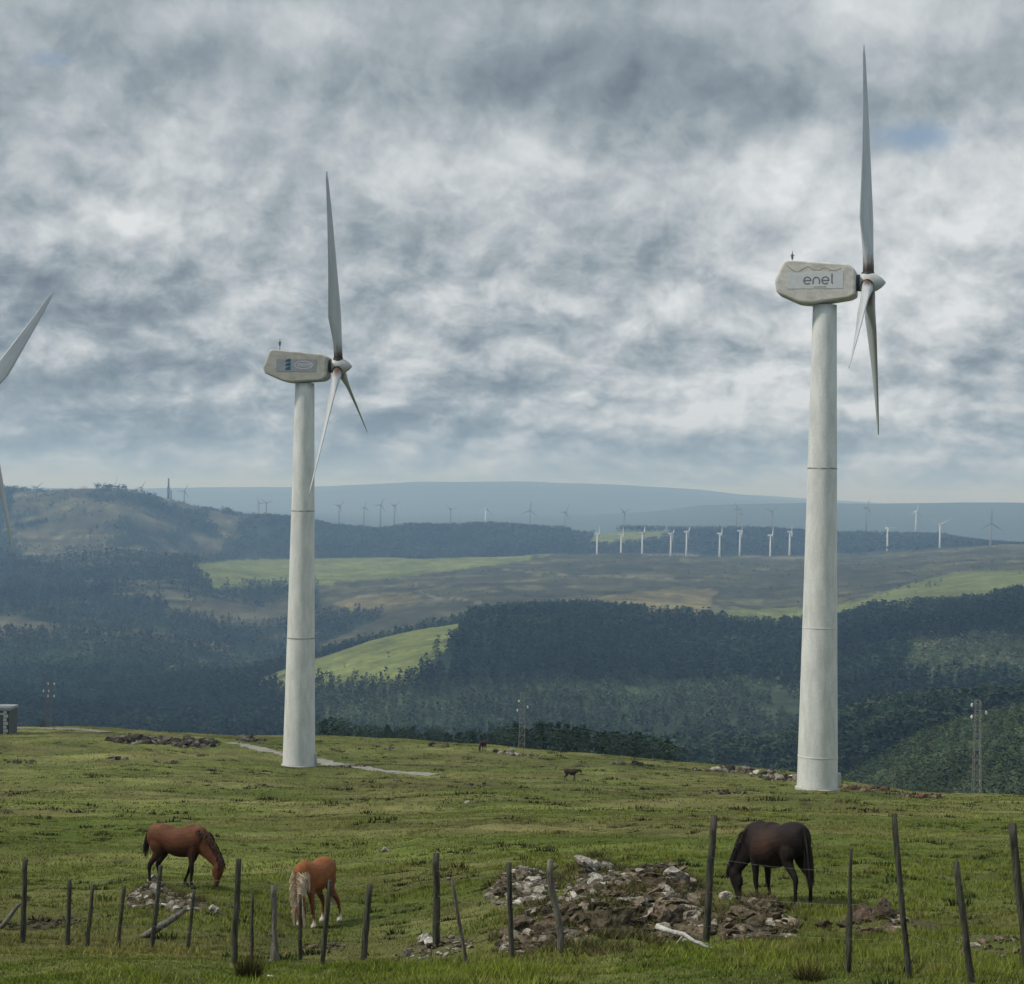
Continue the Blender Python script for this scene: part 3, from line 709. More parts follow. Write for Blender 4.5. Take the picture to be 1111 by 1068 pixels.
def stroke(mb, pts, w, y, dy):
    """flat ribbon with thickness in the xz plane facing -y"""
    n_ = len(pts); Lf = []; Rt = []
    for i in range(n_):
        a = Vector(pts[max(i-1, 0)]); b = Vector(pts[min(i+1, n_-1)]); t = (b-a).normalized(); nn = Vector((-t.y, t.x))*w/2
        p = Vector(pts[i]); Lf.append(p+nn); Rt.append(p-nn)
    V = []
    for i in range(n_):
        V += [(Lf[i].x, y, Lf[i].y), (Rt[i].x, y, Rt[i].y), (Lf[i].x, y-dy, Lf[i].y), (Rt[i].x, y-dy, Rt[i].y)]
    Fc = []
    for i in range(n_-1):
        a = 4*i; b = a+4; Fc += [(a+2,b+2,b+3,a+3),(a,a+2,a+3,a+1) if i == 0 else (a+2,b+2,b+3,a+3),(a,b,b+2,a+2),(a+1,a+3,b+3,b+1)]
    # drop duplicated faces
    mb.add(V, [f for j, f in enumerate(Fc) if f not in Fc[:j]])
def arc(cx, cz, r, a0, a1, n_=14, rz=None): return [(cx+r*math.cos(math.radians(a0+(a1-a0)*k/n_)), cz+(rz or r)*math.sin(math.radians(a0+(a1-a0)*k/n_))) for k in range(n_+1)]
def letters(word, x, z, h, w):
    """thin round lower case letters, x-height h"""
    out = []
    for ch in word:
        r = h/2
        if ch == 'e': out += [[(x+.04*h, z+r)]+[(x+2*r, z+r)]+arc(x+r, z+r, r, 0, 318)]; x += 2*r+.32*h
        elif ch == 'n': out += [[(x, z), (x, z+r)]+arc(x+r*.9, z+r, r*.9, 180, 0)+[(x+1.8*r, z)]]; x += 1.8*r+.34*h
        elif ch == 'l': out += [[(x+.1*h, z+h*1.45), (x+.1*h, z+.18*h), (x+.22*h, z+.02*h)]]; x += .5*h
        elif ch == 'm': out += [[(x, z), (x, z+r*1.2)]+arc(x+r*.55, z+r*1.3, r*.55, 180, 0, 8)+[(x+1.1*r, z)], [(x+1.1*r, z+r*1.3)]+arc(x+r*1.65, z+r*1.3, r*.55, 180, 0, 8)+[(x+2.2*r, z)]]; x += 2.2*r+.34*h
        elif ch == 'a': out += [arc(x+r*.8, z+r*.9, r*.8, 0, 360), [(x+1.6*r, z+h), (x+1.6*r, z)]]; x += 1.6*r+.34*h
        elif ch == 'd': out += [arc(x+r*.8, z+r*.9, r*.8, 0, 360), [(x+1.6*r, z+h*1.5), (x+1.6*r, z)]]; x += 1.6*r+.34*h
    return out
def big_turbine(base, hubpx, d, heading, theta, label, kind, pitch, R=21.5, bladekey=None, basew=1.85):
    hub = ray(hubpx[0], hubpx[1], d)
    ax = Vector((math.cos(heading), -math.sin(heading), 0))
    tower_xy = Vector((hub.x, hub.y, 0))-ax*3.75
    gzb = gz2(tower_xy.x, tower_xy.y)
    H = hub.z-1.95-gzb
    t = empty('wind_turbine', (tower_xy.x, tower_xy.y, gzb), label, 'wind turbine', 'large wind turbines on the pasture')
    # tower with flange rings
    mb = MB(); n = 48
    fr = np.linspace(0, 1, 40); rad = [basew+(1.06-basew)*f**.9 for f in fr]
    rad[0] = basew+.06
    mb.tube([(0, 0, -.6+(H+.6)*f) for f in fr], rad, n)
    mb.obj('tower', M_tower, t, True)
    for f in ((.336, .667) if kind != 'enel' else (.663, .335, .07)):
        r_ = basew+(1.06-basew)*f**.9; m2 = MB()
        m2.tube([(0, 0, H*f-.07), (0, 0, H*f-.05), (0, 0, H*f+.05), (0, 0, H*f+.07)], [r_+.0, r_+.015, r_+.015, r_+.0], n, cap=False)
        m2.obj('flange', M_ring if (kind != 'enel' or f > .6) else M_ring2, t, False)
    m3 = MB(); m3.tube([(0, 0, -.3), (0, 0, .25), (0, 0, .28)], [basew+.16, basew+.14, basew+.05], 32); m3.obj('foundation', M_conc, t)
    # door on the side away from the lens, with cabinet at right edge
    m4 = MB(); m4.box((basew+.02, -.15, .95), (.16, .3, .6)); m4.obj('cabinet', M_hub, t)
    # nacelle yawed to the wind
    q = Matrix.Rotation(-heading, 4, 'Z')
    prof = [(-4.35,.2),(-3.55,2.0),(2.1,1.55),(2.75,1.05),(2.8,-1.2),(2.3,-1.45),(-.9,-1.95),(-2.2,-1.85),(-4.2,-.95)]
    if kind == 'made': prof = [(-4.5,-.3),(-3.75,1.75),(2.1,1.25),(2.75,.95),(2.7,-1.3),(2.2,-1.65),(-1.0,-1.95),(-2.2,-1.85),(-4.3,-.95)]
    prof = prof[::-1]
    nac = rounded_prism(prof, 1.5).obj('nacelle', M_nac if kind == 'enel' else M_nac2, t, False)
    for p_ in nac.data.polygons: p_.use_smooth = False
    nac.location = (0, 0, hub.z-gzb); nac.rotation_euler = (0, 0, -heading)
    sub = MB(); y0 = -1.512
    if kind == 'enel':
        sub.box((-.75, y0, .1), (2.45, .012, .72)); sub.obj('banner', M_panel, nac)
        lt = MB()
        for s_ in letters('enel', -1.75, -.22, .62, .1): stroke(lt, s_, .125, y0-.013, .01)
        lt.obj('lettering', M_ink, nac)
        l2 = MB()
        for k in range(9): l2.box((-.85+k*.13, y0-.018, -.48), (.045, .006, .035))
        l2.obj('small_lettering', M_ink, nac)
        wl = MB()
        zz = [(-3.3, 1.45), (-2.7,1.0), (-2.35, .85), (-1.9,1.1), (-1.4,1.35), (-.9,1.05), (-.4,1.0), (.1,1.25), (.6,1.0), (1.1,.95), (1.5,1.15)]
        stroke(wl, zz, .07, -1.5, .01); wl.obj('dirt_seam', M_stain, nac)
    elif kind == 'made':
        sub.box((-.7, y0, -.05), (2.25, .012, .68)); sub.obj('banner', M_panel2, nac)
        em = MB()
        for k in range(3):
            zc = -.55+k*.44
            pts = [(-1.75, zc), (-.95+0, zc)]
            fan = [(-1.95, zc), (-1.35, zc)]+[( -1.35-.6*math.sin(a_), zc+.36*math.cos(a_)) for a_ in np.linspace(0, math.pi/2, 7)]
            V = [(x_, y0-.02, z_) for x_, z_ in fan]+[(x_, y0-.03, z_) for x_, z_ in fan]; m_ = len(fan)
            em.add(V, [tuple(range(m_, 2*m_))]+[(i_, (i_+1) % m_, (i_+1) % m_+m_, i_+m_) for i_ in range(m_)])
        em.obj('emblem', M_teal, nac)
        lt = MB(); stroke(lt, arc(.15, .0, 1.05, 0, 360, 30, .42), .08, y0-.013, .01)
        for s_ in letters('made', -.5, -.17, .34, .1): stroke(lt, s_, .09, y0-.013, .01)
        lt.obj('lettering', M_wht, nac)
    rib = MB(); rib.tube([(2.79, 0, 0), (3.1, 0, 0)], [.75, .75], 20); rib.obj('main_shaft', M_black, nac)
    an = MB(); an.bar((-3.0, .4, 1.7), (-3.0, .4, 3.0), .05, 6, .03); an.bar((-3.25, .4, 2.55), (-2.8, .4, 2.6), .03); an.box((-3.0, .4, 2.5), (.09, .09, .22)); an.obj('anemometer', M_dsteel, nac)
    # rotor tilts nose-up 2 degrees, angle theta turns it about the shaft
    hb = MB(); xs = [3.05, 3.1, 3.5, 4.2, 4.6, 4.95, 5.2, 5.32]; rs = [.6, .78, .88, .86, .7, .46, .2, .03]
    hb.tube([(x_, 0, 0) for x_ in xs], rs, 28); h_ = hb.obj('hub', M_hub, t, True)
    h_.location = (0, 0, hub.z-gzb); h_.rotation_euler = (0, 0, -heading)
    for k in range(3):
        b = blade_mesh(R, pitch).obj('blade', M_blade, h_, True)
        b.location = (3.75, 0, 0); b.rotation_euler = (theta+k*2*math.pi/3, math.radians(-1.5), 0)
        c = MB(); c.tube([(0, 0, .55), (0, 0, .92)], [.57, .57], 20); cj = c.obj('root_collar', M_black, h_, True)
        cj.location = (3.75, 0, 0); cj.rotation_euler = (theta+k*2*math.pi/3, 0, 0)
    return t
M_ring = noisy('flange_seam', (.10,.10,.10), (.45,.45,.42), 1.2, .7, stretch=(1,1,.3))
M_ring2 = noisy('faint_flange_seam', (.45,.45,.42), (.62,.62,.6), 1.2, .7, stretch=(1,1,.3))
M_conc = noisy('foundation_concrete', (.28,.27,.25), (.42,.41,.38), 2, .9)
M_stain = noisy('brown_seam', (.22,.19,.15), (.32,.29,.24), 2, .9)
# rotation about +x by theta takes +z towards -y (the camera side) for positive theta
big_turbine(None, (941.5,307), 164, math.radians(11+3.6), math.radians(-6), 'tall pale wind turbine on the right with enel on its nacelle', 'enel', math.radians(22), R=21.9)
big_turbine(None, (367,397.5), 206, math.radians(-5.4+10.5), math.radians(12), 'tall pale wind turbine left of centre with grey banner on nacelle', 'made', math.radians(24))
big_turbine(None, (-16.7,433.6), 240, math.radians(23.35), math.radians(-43.5), 'wind turbine cut by the left edge with only blade ends in view', 'plain', math.radians(14))

# distant turbines
def small_turbine():
    t = empty('wind_turbine', (0,0,0), 'x', 'wind turbine')
    m = MB(); m.tube([(0,0,-65),(0,0,-40),(0,0,-.9)], [2.3,2.0,1.2], 10); m.obj('tower', M_farturb, t, True)
    m = MB(); m.box((0,1.5,0), (1.5,4.2,1.7)); m.tube([(0,-2.7,0),(0,-4.6,0),(0,-5.6,0)], [1.3,1.2,.2], 8, (1,0,0)); m.obj('nacelle', M_farturb, t)
    return t
def small_rotor(t, theta, R, mat):
    for k in range(3):
        a = theta+k*2*math.pi/3; m = MB(); dv = Vector((math.sin(a), 0, math.cos(a)))
        m.tube([dv*.5+Vector((0,-4,0)), dv*R*.2+Vector((0,-4,0)), dv*R+Vector((0,-4,0))], [.75,1.0,.2], 6, (0,1,0)); m.obj('blade', mat, t)
proto = small_turbine()
BASE = [(648,579,3760),(674,580,3745),(697,578,3740),(728,579,3720),(745,577,3760),(781,579,3700),(803,576,3760),(836,581,3640),(857,577,3760)]
ORD = ['first','second','third','fourth','fifth','sixth','seventh','eighth','ninth']
first = True
def put_small(px, py, d, yaw, th, R, label, group, s=1.0, grey=False):
    global first
    r = proto if first else proto.copy()
    if not first:
        COL.objects.link(r)
        for ch in SRC:
            c = ch.copy(); COL.objects.link(c); c.parent = r
    else:
        globals()['SRC'] = list(proto.children)
    first = False
    if grey:
        for c in r.children:
            if c.data.name.startswith('tower'): c.data = GREY[0]
            else: c.data = GREY[1]
    r.location = ray(px, py, d); r.rotation_euler = (0, 0, yaw); r.scale = (s, s, s)
    tag(r, label, 'wind turbine', group)
    for k in range(3):
        c = RBL.copy(); c.data = GREY[2] if grey else RBL.data; COL.objects.link(c); c.parent = r; c.rotation_euler = (0, th+k*2*math.pi/3, 0); c.scale = (R/21, 1, R/21)
    return r
m = MB(); m.tube([Vector((0,-4,.5)), Vector((0,-4,4)), Vector((0,-4,21))], [.8,1.1,.25], 6, (0,1,0))
RBL = m.obj('blade', M_farturb); 
M_fargrey = noisy('grey_distant_turbine', (.13,.14,.15), (.2,.2,.21), .2, .6)  # darker grey given to most of the skyline turbines
GREY = [c.data.copy() for c in list(proto.children)]+[RBL.data.copy()]
for g_ in GREY: g_.materials[0] = M_fargrey
for i, (a, b, d) in enumerate(BASE):
    put_small(a, b, d, math.radians(80+random.uniform(-10,10)), random.uniform(0, 2), 17, 'short white wind turbine against the dark woods, %s from the left of nine' % ORD[i], 'nine short turbines in front of the woods')
SK = [(40,529,4600,20,'faint wind turbine above the skyline at the far left'),(123,527,4300,24,'wind turbine rising from the top of the left hill'),
 (153,529,4900,20,'faint wind turbine just left of the radio mast'),(200,533,4600,20,'wind turbine just right of the radio mast'),
 (281,546,5000,19,'faint wind turbine left of a slightly nearer one beside the thinner tower'),(289,546,4700,21,'wind turbine on the ridge just left of the thinner tower'),
 (368,549,4600,20,'first skyline turbine right of the thinner tower'),(395,551,4800,18,'second skyline turbine right of the thinner tower'),
 (413,548,4600,22,'third skyline turbine right of the thinner tower'),(428,549,4700,20,'fourth skyline turbine right of the thinner tower'),
 (489,553,4700,18,'lone skyline turbine left of the middle of the pine belt'),(527,552,4500,24,'skyline turbine with white nacelle over the middle pines'),
 (575,554,4500,24,'skyline turbine with three spread blades over the middle pines'),(613,556,4600,22,'skyline turbine over the right end of the middle pines'),
 (677,556,4600,22,'skyline turbine above the small pale field'),(799,553,4600,22,'left one of two skyline turbines standing almost together'),
 (803,557,5000,18,'right one of two skyline turbines standing almost together'),(837,555,4500,20,'skyline turbine left of the thicker tower'),
 (940,551,4600,22,'skyline turbine just right of the thicker tower'),(994,555,4500,24,'white skyline turbine between the two lower ones on the right'),
 (963,573,3780,22,'lower white turbine in front of pines, nearest the thicker tower'),(1020,569,3780,24,'lower turbine with blades raised in a V on the right'),
 (1075,568,3760,31,'rightmost and clearest of the distant turbines, blades spread wide')]
TH = {575:.15, 1020:math.pi+.05, 1075:0.02, 123:.45, 200:.5, 527:.25, 994:.2}
for a, b, d, R, lb in SK:
    put_small(a, b, d, math.radians(random.uniform(10, 55) if a not in (575,1020,1075) else 5), TH.get(a, random.uniform(0, 2)), R, lb, 'distant wind turbines along the skyline', grey=a not in (527,994,963,1020,123))
bpy.data.objects.remove(RBL)

# ------------------------------------------------------------------ masts
def lattice(px, pytop, d, H, w0, w1, label, insul, mat=M_steel, cat='lattice mast'):
    top = ray(px, pytop, d); t = empty('lattice_mast', (top.x, top.y, top.z-H), label, cat)
    m = MB(); r = .024*max(1, d/220)
    def cor(z): w = w0+(w1-w0)*z/H; return [Vector((sx*w, sy*w, z)) for sx, sy in ((-1,-1),(1,-1),(1,1),(-1,1))]
    nb = int(H/ (w0*2.2))
    a = cor(0); b = cor(H)
    for k in range(4): m.bar(a[k], b[k], r*1.3, 4)
    for i in range(nb):
        c0, c1 = cor(H*i/nb), cor(H*(i+1)/nb)
        for k in range(4):
            m.bar(c0[k], c1[(k+1) % 4], r*.8, 4); m.bar(c1[k], c1[(k+1) % 4], r*.7, 4)
    m.obj('lattice', mat, t)
    for x, z, arm in insul:
        if arm:
            m = MB(); m.bar((0, 0, H-z), (x, 0, H-z), r*1.4, 5); m.obj('cross_arm', mat, t)
        m = MB(); m.tube([(x, 0, H-z+.02), (x, 0, H-z-.1), (x, 0, H-z-.25), (x, 0, H-z-.4)], [.04, .11, .13, .05], 8); m.obj('insulator', M_ins, t)
    return t
p = gp(1061, 863); lattice(1061, 760, 186, 12.0, .42, .24, 'slim lattice mast on the right crest', [(-.6,.3,True),(.85,1.05,True),(-.6,1.5,True)])
lattice(567, 752, 262, 12, .5, .3, 'lattice mast behind the middle of the crest', [(-.5,1.0,True),(.75,1.8,True),(-.7,2.3,True)])
lattice(53, 738, 300, 16, .55, .4, 'lattice mast with white insulators near the hut', [(-.1,.4,True),(.9,.4,True),(-.85,1.6,True),(.0,1.6,True),(-.1,2.4,True),(.9,2.4,True)], M_dsteel)
# radio mast on the left hill
p = ray(183, 519, 4040); t = empty('radio_mast', (p.x, p.y, p.z-46), 'dark radio mast on top of the scrubby left hill', 'mast')
m = MB(); m.tube([(0,0,0),(0,0,30),(0,0,46)], [3.2,2.0,1.5], 8); m.obj('tower', M_dsteel, t)
m = MB(); m.tube([(0,0,14),(0,0,26)], [3.6,3.4], 10); m.obj('antenna_drum', M_steel, t)
m = MB(); m.tube([(6,0,0),(6,0,20)], [1.2,1.0], 8); m.obj('side_pole', M_dsteel, t)

# ------------------------------------------------------------------ hut
def hut():
    b = ray(9.5, 803, 242); z0 = gz2(b.x, b.y)-.3; z1 = ray(12, 771, 242).z
    t = empty('hut', (b.x, b.y, z0), 'small flat roofed concrete hut at the left edge of the pasture', 'hut')
    H = z1-z0; Mw = noisy('hut_render', (.06,.065,.065), (.10,.105,.10), 2, .9); Mq = noisy('pale_quoin', (.36,.38,.35), (.46,.46,.43), 3, .8); Md = noisy('hut_door', (.06,.06,.065), (.09,.09,.095), 3, .6)
    Mdk = noisy('dark_quoin', (.03,.035,.035), (.06,.06,.06), 3, .8)
    m = MB(); m.box((-2.6, 2, H/2), (2.6, 2, H/2)); m.obj('wall', Mw, t)
    m = MB(); m.box((-2.6, 1.95, H+.10), (2.72, 2.2, .10)); m.box((-2.6, 1.95, H+.26), (2.66, 2.1, .055)); m.obj('roof', M_quoinroof, t)
    m = MB(); m.box((-.32, -.03, H/2-.02), (.32, .03, H/2-.04)); m.obj('corner_pier', Mdk, t)
    for k in range(7): 
        m = MB(); m.box((-.52+(.1 if k % 2 else 0), -.075, H*(k+.5)/7), (.22+(.08 if k % 2 else 0), .03, H/14-.04)); m.obj('quoin', Mq, t)
    m = MB(); m.box((-1.35, -.03, H*.42), (.42, .03, H*.36)); m.obj('door', Md, t)
    m = MB(); m.box((-2.5, -.03, H*.86), (2.0, .025, .12)); m.obj('lintel', Mq, t)
M_quoinroof = noisy('roof_slab', (.16,.17,.17), (.30,.31,.31), 2, .85)
hut()

# ------------------------------------------------------------------ tree belt just behind the crest
def make_tree(kind, seed):
    rng = np.random.default_rng(seed); t = empty('pine_tree', (0,0,0), 'x', 'tree')
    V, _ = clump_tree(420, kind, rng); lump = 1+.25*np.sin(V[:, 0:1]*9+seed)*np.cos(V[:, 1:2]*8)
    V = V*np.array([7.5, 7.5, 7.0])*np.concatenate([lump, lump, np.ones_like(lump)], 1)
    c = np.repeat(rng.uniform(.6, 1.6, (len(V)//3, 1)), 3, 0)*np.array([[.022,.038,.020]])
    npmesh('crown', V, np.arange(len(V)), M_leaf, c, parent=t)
    m = MB(); m.tube([(0,0,-1),(0.05,0,2),(.0,.05,5)], [.16,.12,.05], 7)
    for k in range(5):
        a = k*1.3; m.bar((0,0,1.5+k*.6), (math.cos(a)*1.2, math.sin(a)*1.2, 2.4+k*.6), .05, 5, .02)
    m.obj('trunk', M_wood, t); return t
protos = [make_tree('round' if k % 2 else 'cone', 300+k) for k in range(5)]; used = [False]*5
tl = curve([(345,784),(380,788),(420,796),(470,799),(520,797),(560,791),(600,787),(640,795),(690,801),(735,811)])
rngt = np.random.default_rng(99)
for i in range(84):
    px = 348+i/84*388+rngt.uniform(-4, 4); k = int(rngt.integers(0, 5)); d = float(DC(px))+rngt.uniform(8, 48)
    topz = ray(px, float(tl(px))-5+rngt.uniform(-3, 7), d).z; x = uv(px, 800)[0]/F*d; z = gz2(x, d); s = max(2.2, topz-z)/7.0
    r = protos[k] if not used[k] else link_copy(protos[k], (0,0,0))
    used[k] = True; r.location = (x, d, z); r.rotation_euler = (0, 0, rngt.uniform(0, 6.28)); w = s*rngt.uniform(.85, 1.25) if s > .5 else s*1.6; r.scale = (w, w, s)
    tag(r, 'dark bushy tree in the belt just behind the crest of the pasture', 'tree', 'dark trees just behind the crest')
for (a, b, s) in ((46,782,.5),(66,787,.25),(372,803,.3)):
    d = float(DC(a))-2; p = ray(a, b, d); r = link_copy(protos[1], (p.x, p.y, gz2(p.x, p.y)-.1)); r.scale = (s*.45, s*.45, s*.3)
    r.name = 'bush'; tag(r, {46:'small dark bush at the foot of the left lattice mast',66:'tiny dark bush on the crest right of the left lattice mast',372:'round bush on the crest right of the thinner turbine'}[a], 'bush'); 
    if 'group' in r: del r['group']

# ------------------------------------------------------------------ fence
FP = [(24,1023,28,932,7,''),(73,1026,74,956,6,''),(93,1027,100,961,5,''),(126,1027,134,962,5,''),(163,1030,174,940,6,''),(202,1032,211,966,4.5,''),
 (253,1045,258,933,8,''),(273,1042,273,970,4.5,''),(299,1045,296,962,9,'gnarled'),(326,1042,326,970,5,''),(348,1047,359,954,6,''),(393,1042,401,960,8,''),
 (474,1028,473,926,9,''),(510,1046,490,953,5,'grey'),(556,1041,552,935,6.5,''),(606,1034,600,932,8.5,'crooked'),(765,1022,774,884,9,''),
 (920,1056,923,921,8,'stepped'),(989,1062,971,884,7.5,''),(1058,1066,1038,935,9,''),(1122,1096,1098,894,11,'')]
fence = empty('wire_fence', gp(555, 1045), 'old wire fence of leaning dark wooden posts across the foreground', 'fence')
fo = Vector(fence.location); tops = []; bases = []
rp = random.Random(3)
for i, (bx, by, tx, ty, w, fl) in enumerate(FP):
    b = gp(bx, by) if by < 1075 else ray(bx, by, 18.0)
    if by >= 1075: b.z = gz2(b.x, b.y)
    b.z = gz2(b.x, b.y)
    scale = b.y/F*.88; u, v = uv(tx, ty); top = Vector((u/F*b.y, b.y+rp.uniform(-.08, .08), -v/F*b.y)); r = w*scale/2
    bb = b.copy(); bb.z -= .25; n_ = 9; pts = []; rad = []
    for k in range(n_+1):
        t_ = k/n_; p = bb.lerp(top, t_)+Vector((rp.uniform(-1, 1), rp.uniform(-1, 1), 0))*r*.16
        if fl == 'crooked': p.x += math.sin(t_*5.2)*.05
        rr = r*(1.08-.16*t_)*rp.uniform(.93, 1.07)
        if fl == 'gnarled': rr *= 1.35-.75*t_+.25*math.sin(t_*9)
        if fl == 'stepped' and t_ > .6: rr *= .62
        pts.append(p-fo); rad.append(rr)
    m = MB(); m.tube(pts, rad, 9)
    if fl == 'crooked': m.bar(pts[-2], pts[-2]+Vector((.12, 0, .1)), .02, 6, .012); m.bar(pts[3], pts[3]+Vector((.1,0,.03)), .02, 6, .01)
    if fl == 'gnarled': m.bar(pts[2]+Vector((0,0,0)), pts[2]+Vector((-.16,-.05,-.12)), .06, 8, .03); m.bar(pts[4], pts[4]+Vector((-.08,0,.1)), .035, 6, .02)
    if fl == 'grey': m.bar(pts[-1], pts[-1]+Vector((-.07,0,.0)), .025, 6, .02)
    o = m.obj('post', M_wood2 if fl in ('crooked','grey','gnarled') else M_wood, fence, True)
    if fl: o['label'] = {'gnarled':'thick gnarled grey stump used as a post','grey':'thin grey post leaning left','crooked':'crooked grey post with a knot','stepped':'post with a narrow stepped top'}[fl]
    tops.append(Vector(top)); bases.append(Vector(b))
order = [0,4,6,11,12,14,15,16,17,18,19,20]
for f_ in (.82, .55, .28):
    m = MB(); pts = [bases[j].lerp(tops[j], f_+(.0 if j != 16 else -.15))+Vector((0,-.03,0))-fo for j in order]; full = []
    for a, b in zip(pts, pts[1:]):
        for k in range(8): t_ = k/8; q = a.lerp(b, t_); q.z -= .035*math.sin(math.pi*t_); full.append(q)
    full.append(pts[-1]); m.tube(full, [.0013]*len(full), 4, (0,1,0)); m.obj('wire', M_wire, fence)

def branch(name, pts, rad, mat, label, twigs=()):
    P_ = []
    for i, (a, b, up) in enumerate(pts): p = gp(a, b) if up is None else None; P_.append(p)
    base = gp(pts[0][0], pts[0][1])
    d = base.y; Q = [ray(a, b, d+(0 if up is None else up)) for a, b, up in pts]
    o = MB(); m = o; m.tube([q-base for q in Q], rad, 8)
    for a, b, r in twigs: m.bar(Q[a]-base, Q[a]-base+Vector(b), r, 6, r*.3)
    ob = m.obj(name, mat, None, True); ob.location = base; tag(ob, label, 'branch'); return ob
branch('fallen_branch', [(778,1031,None),(765,1027,0),(752,1021,.05),(742,1014,.1),(728,1011,.2),(712,1005,.3)], [.014,.02,.026,.03,.033,.036], M_pale, 'white bleached branch lying against the rubble by the tall post', [(2,(.25,.1,-.08),.02),(3,(-.1,0,-.12),.015)])
branch('fallen_log', [(153,1017,None),(163,1012,0),(178,1003,.1),(192,994,.2),(201,987,.3)], [.04,.06,.06,.05,.035], M_wood2, 'grey forked log propped across a post at the left', [(2,(.12,.05,.10),.03)])
branch('fallen_branch', [(0,1008,None),(8,998,0),(18,984,.1),(24,979,.1)], [.045,.04,.035,.02], M_wood2, 'broken branch slanting in at the left edge')
branch('fallen_branch', [(290,1059,None),(306,1062,0),(320,1063,0)], [.02,.018,.012], M_pale, 'short white stick in the grass below the gnarled stump')
branch('fallen_branch', [(-20,978,None),(0,979,0),(12,982,0),(24,984,0)], [.02,.02,.018,.008], M_wood2, 'thin twig reaching in at the left edge')
# dry rush clump by the stump
def rush(px, py, n_, h, label, seed, spread=.2):
    rng = np.random.default_rng(seed); p = gp(px, py) if py < 1066 else ray(px, py, 23.0); z = gz2(p.x, p.y)
    a = rng.uniform(0, 6.28, n_); q = rng.uniform(0, spread*.5, n_); x = np.cos(a)*q; y = np.sin(a)*q
    hh = rng.uniform(.4, 1, n_)*h; aa = rng.uniform(0, 6.28, n_); w = .006
    V = np.stack([np.stack([x-np.cos(aa)*w, y-np.sin(aa)*w, x*0-.05], -1), np.stack([x+np.cos(aa)*w, y+np.sin(aa)*w, x*0-.05], -1),
                  np.stack([x+np.cos(a)*spread*rng.uniform(0, 1, n_), y+np.sin(a)*spread*.7, hh], -1)], 1).reshape(-1, 3)
    c = np.array([(.10,.08,.03),(.06,.055,.02),(.035,.04,.012)])[rng.integers(0, 3, n_)]*rng.uniform(.6, 1.3, (n_, 1))
    o = npmesh('rush_clump', V, np.arange(len(V)), M_grass, np.repeat(c, 3, 0)); o.location = (p.x, p.y, z); tag(o, label, 'plant')
rush(270, 1064, 420, .42, 'brown dry rush clump in front of the gnarled stump', 4, .22)
rush(878, 1064, 260, .22, 'dark green tuft at the bottom edge left of the slim post', 6, .22)

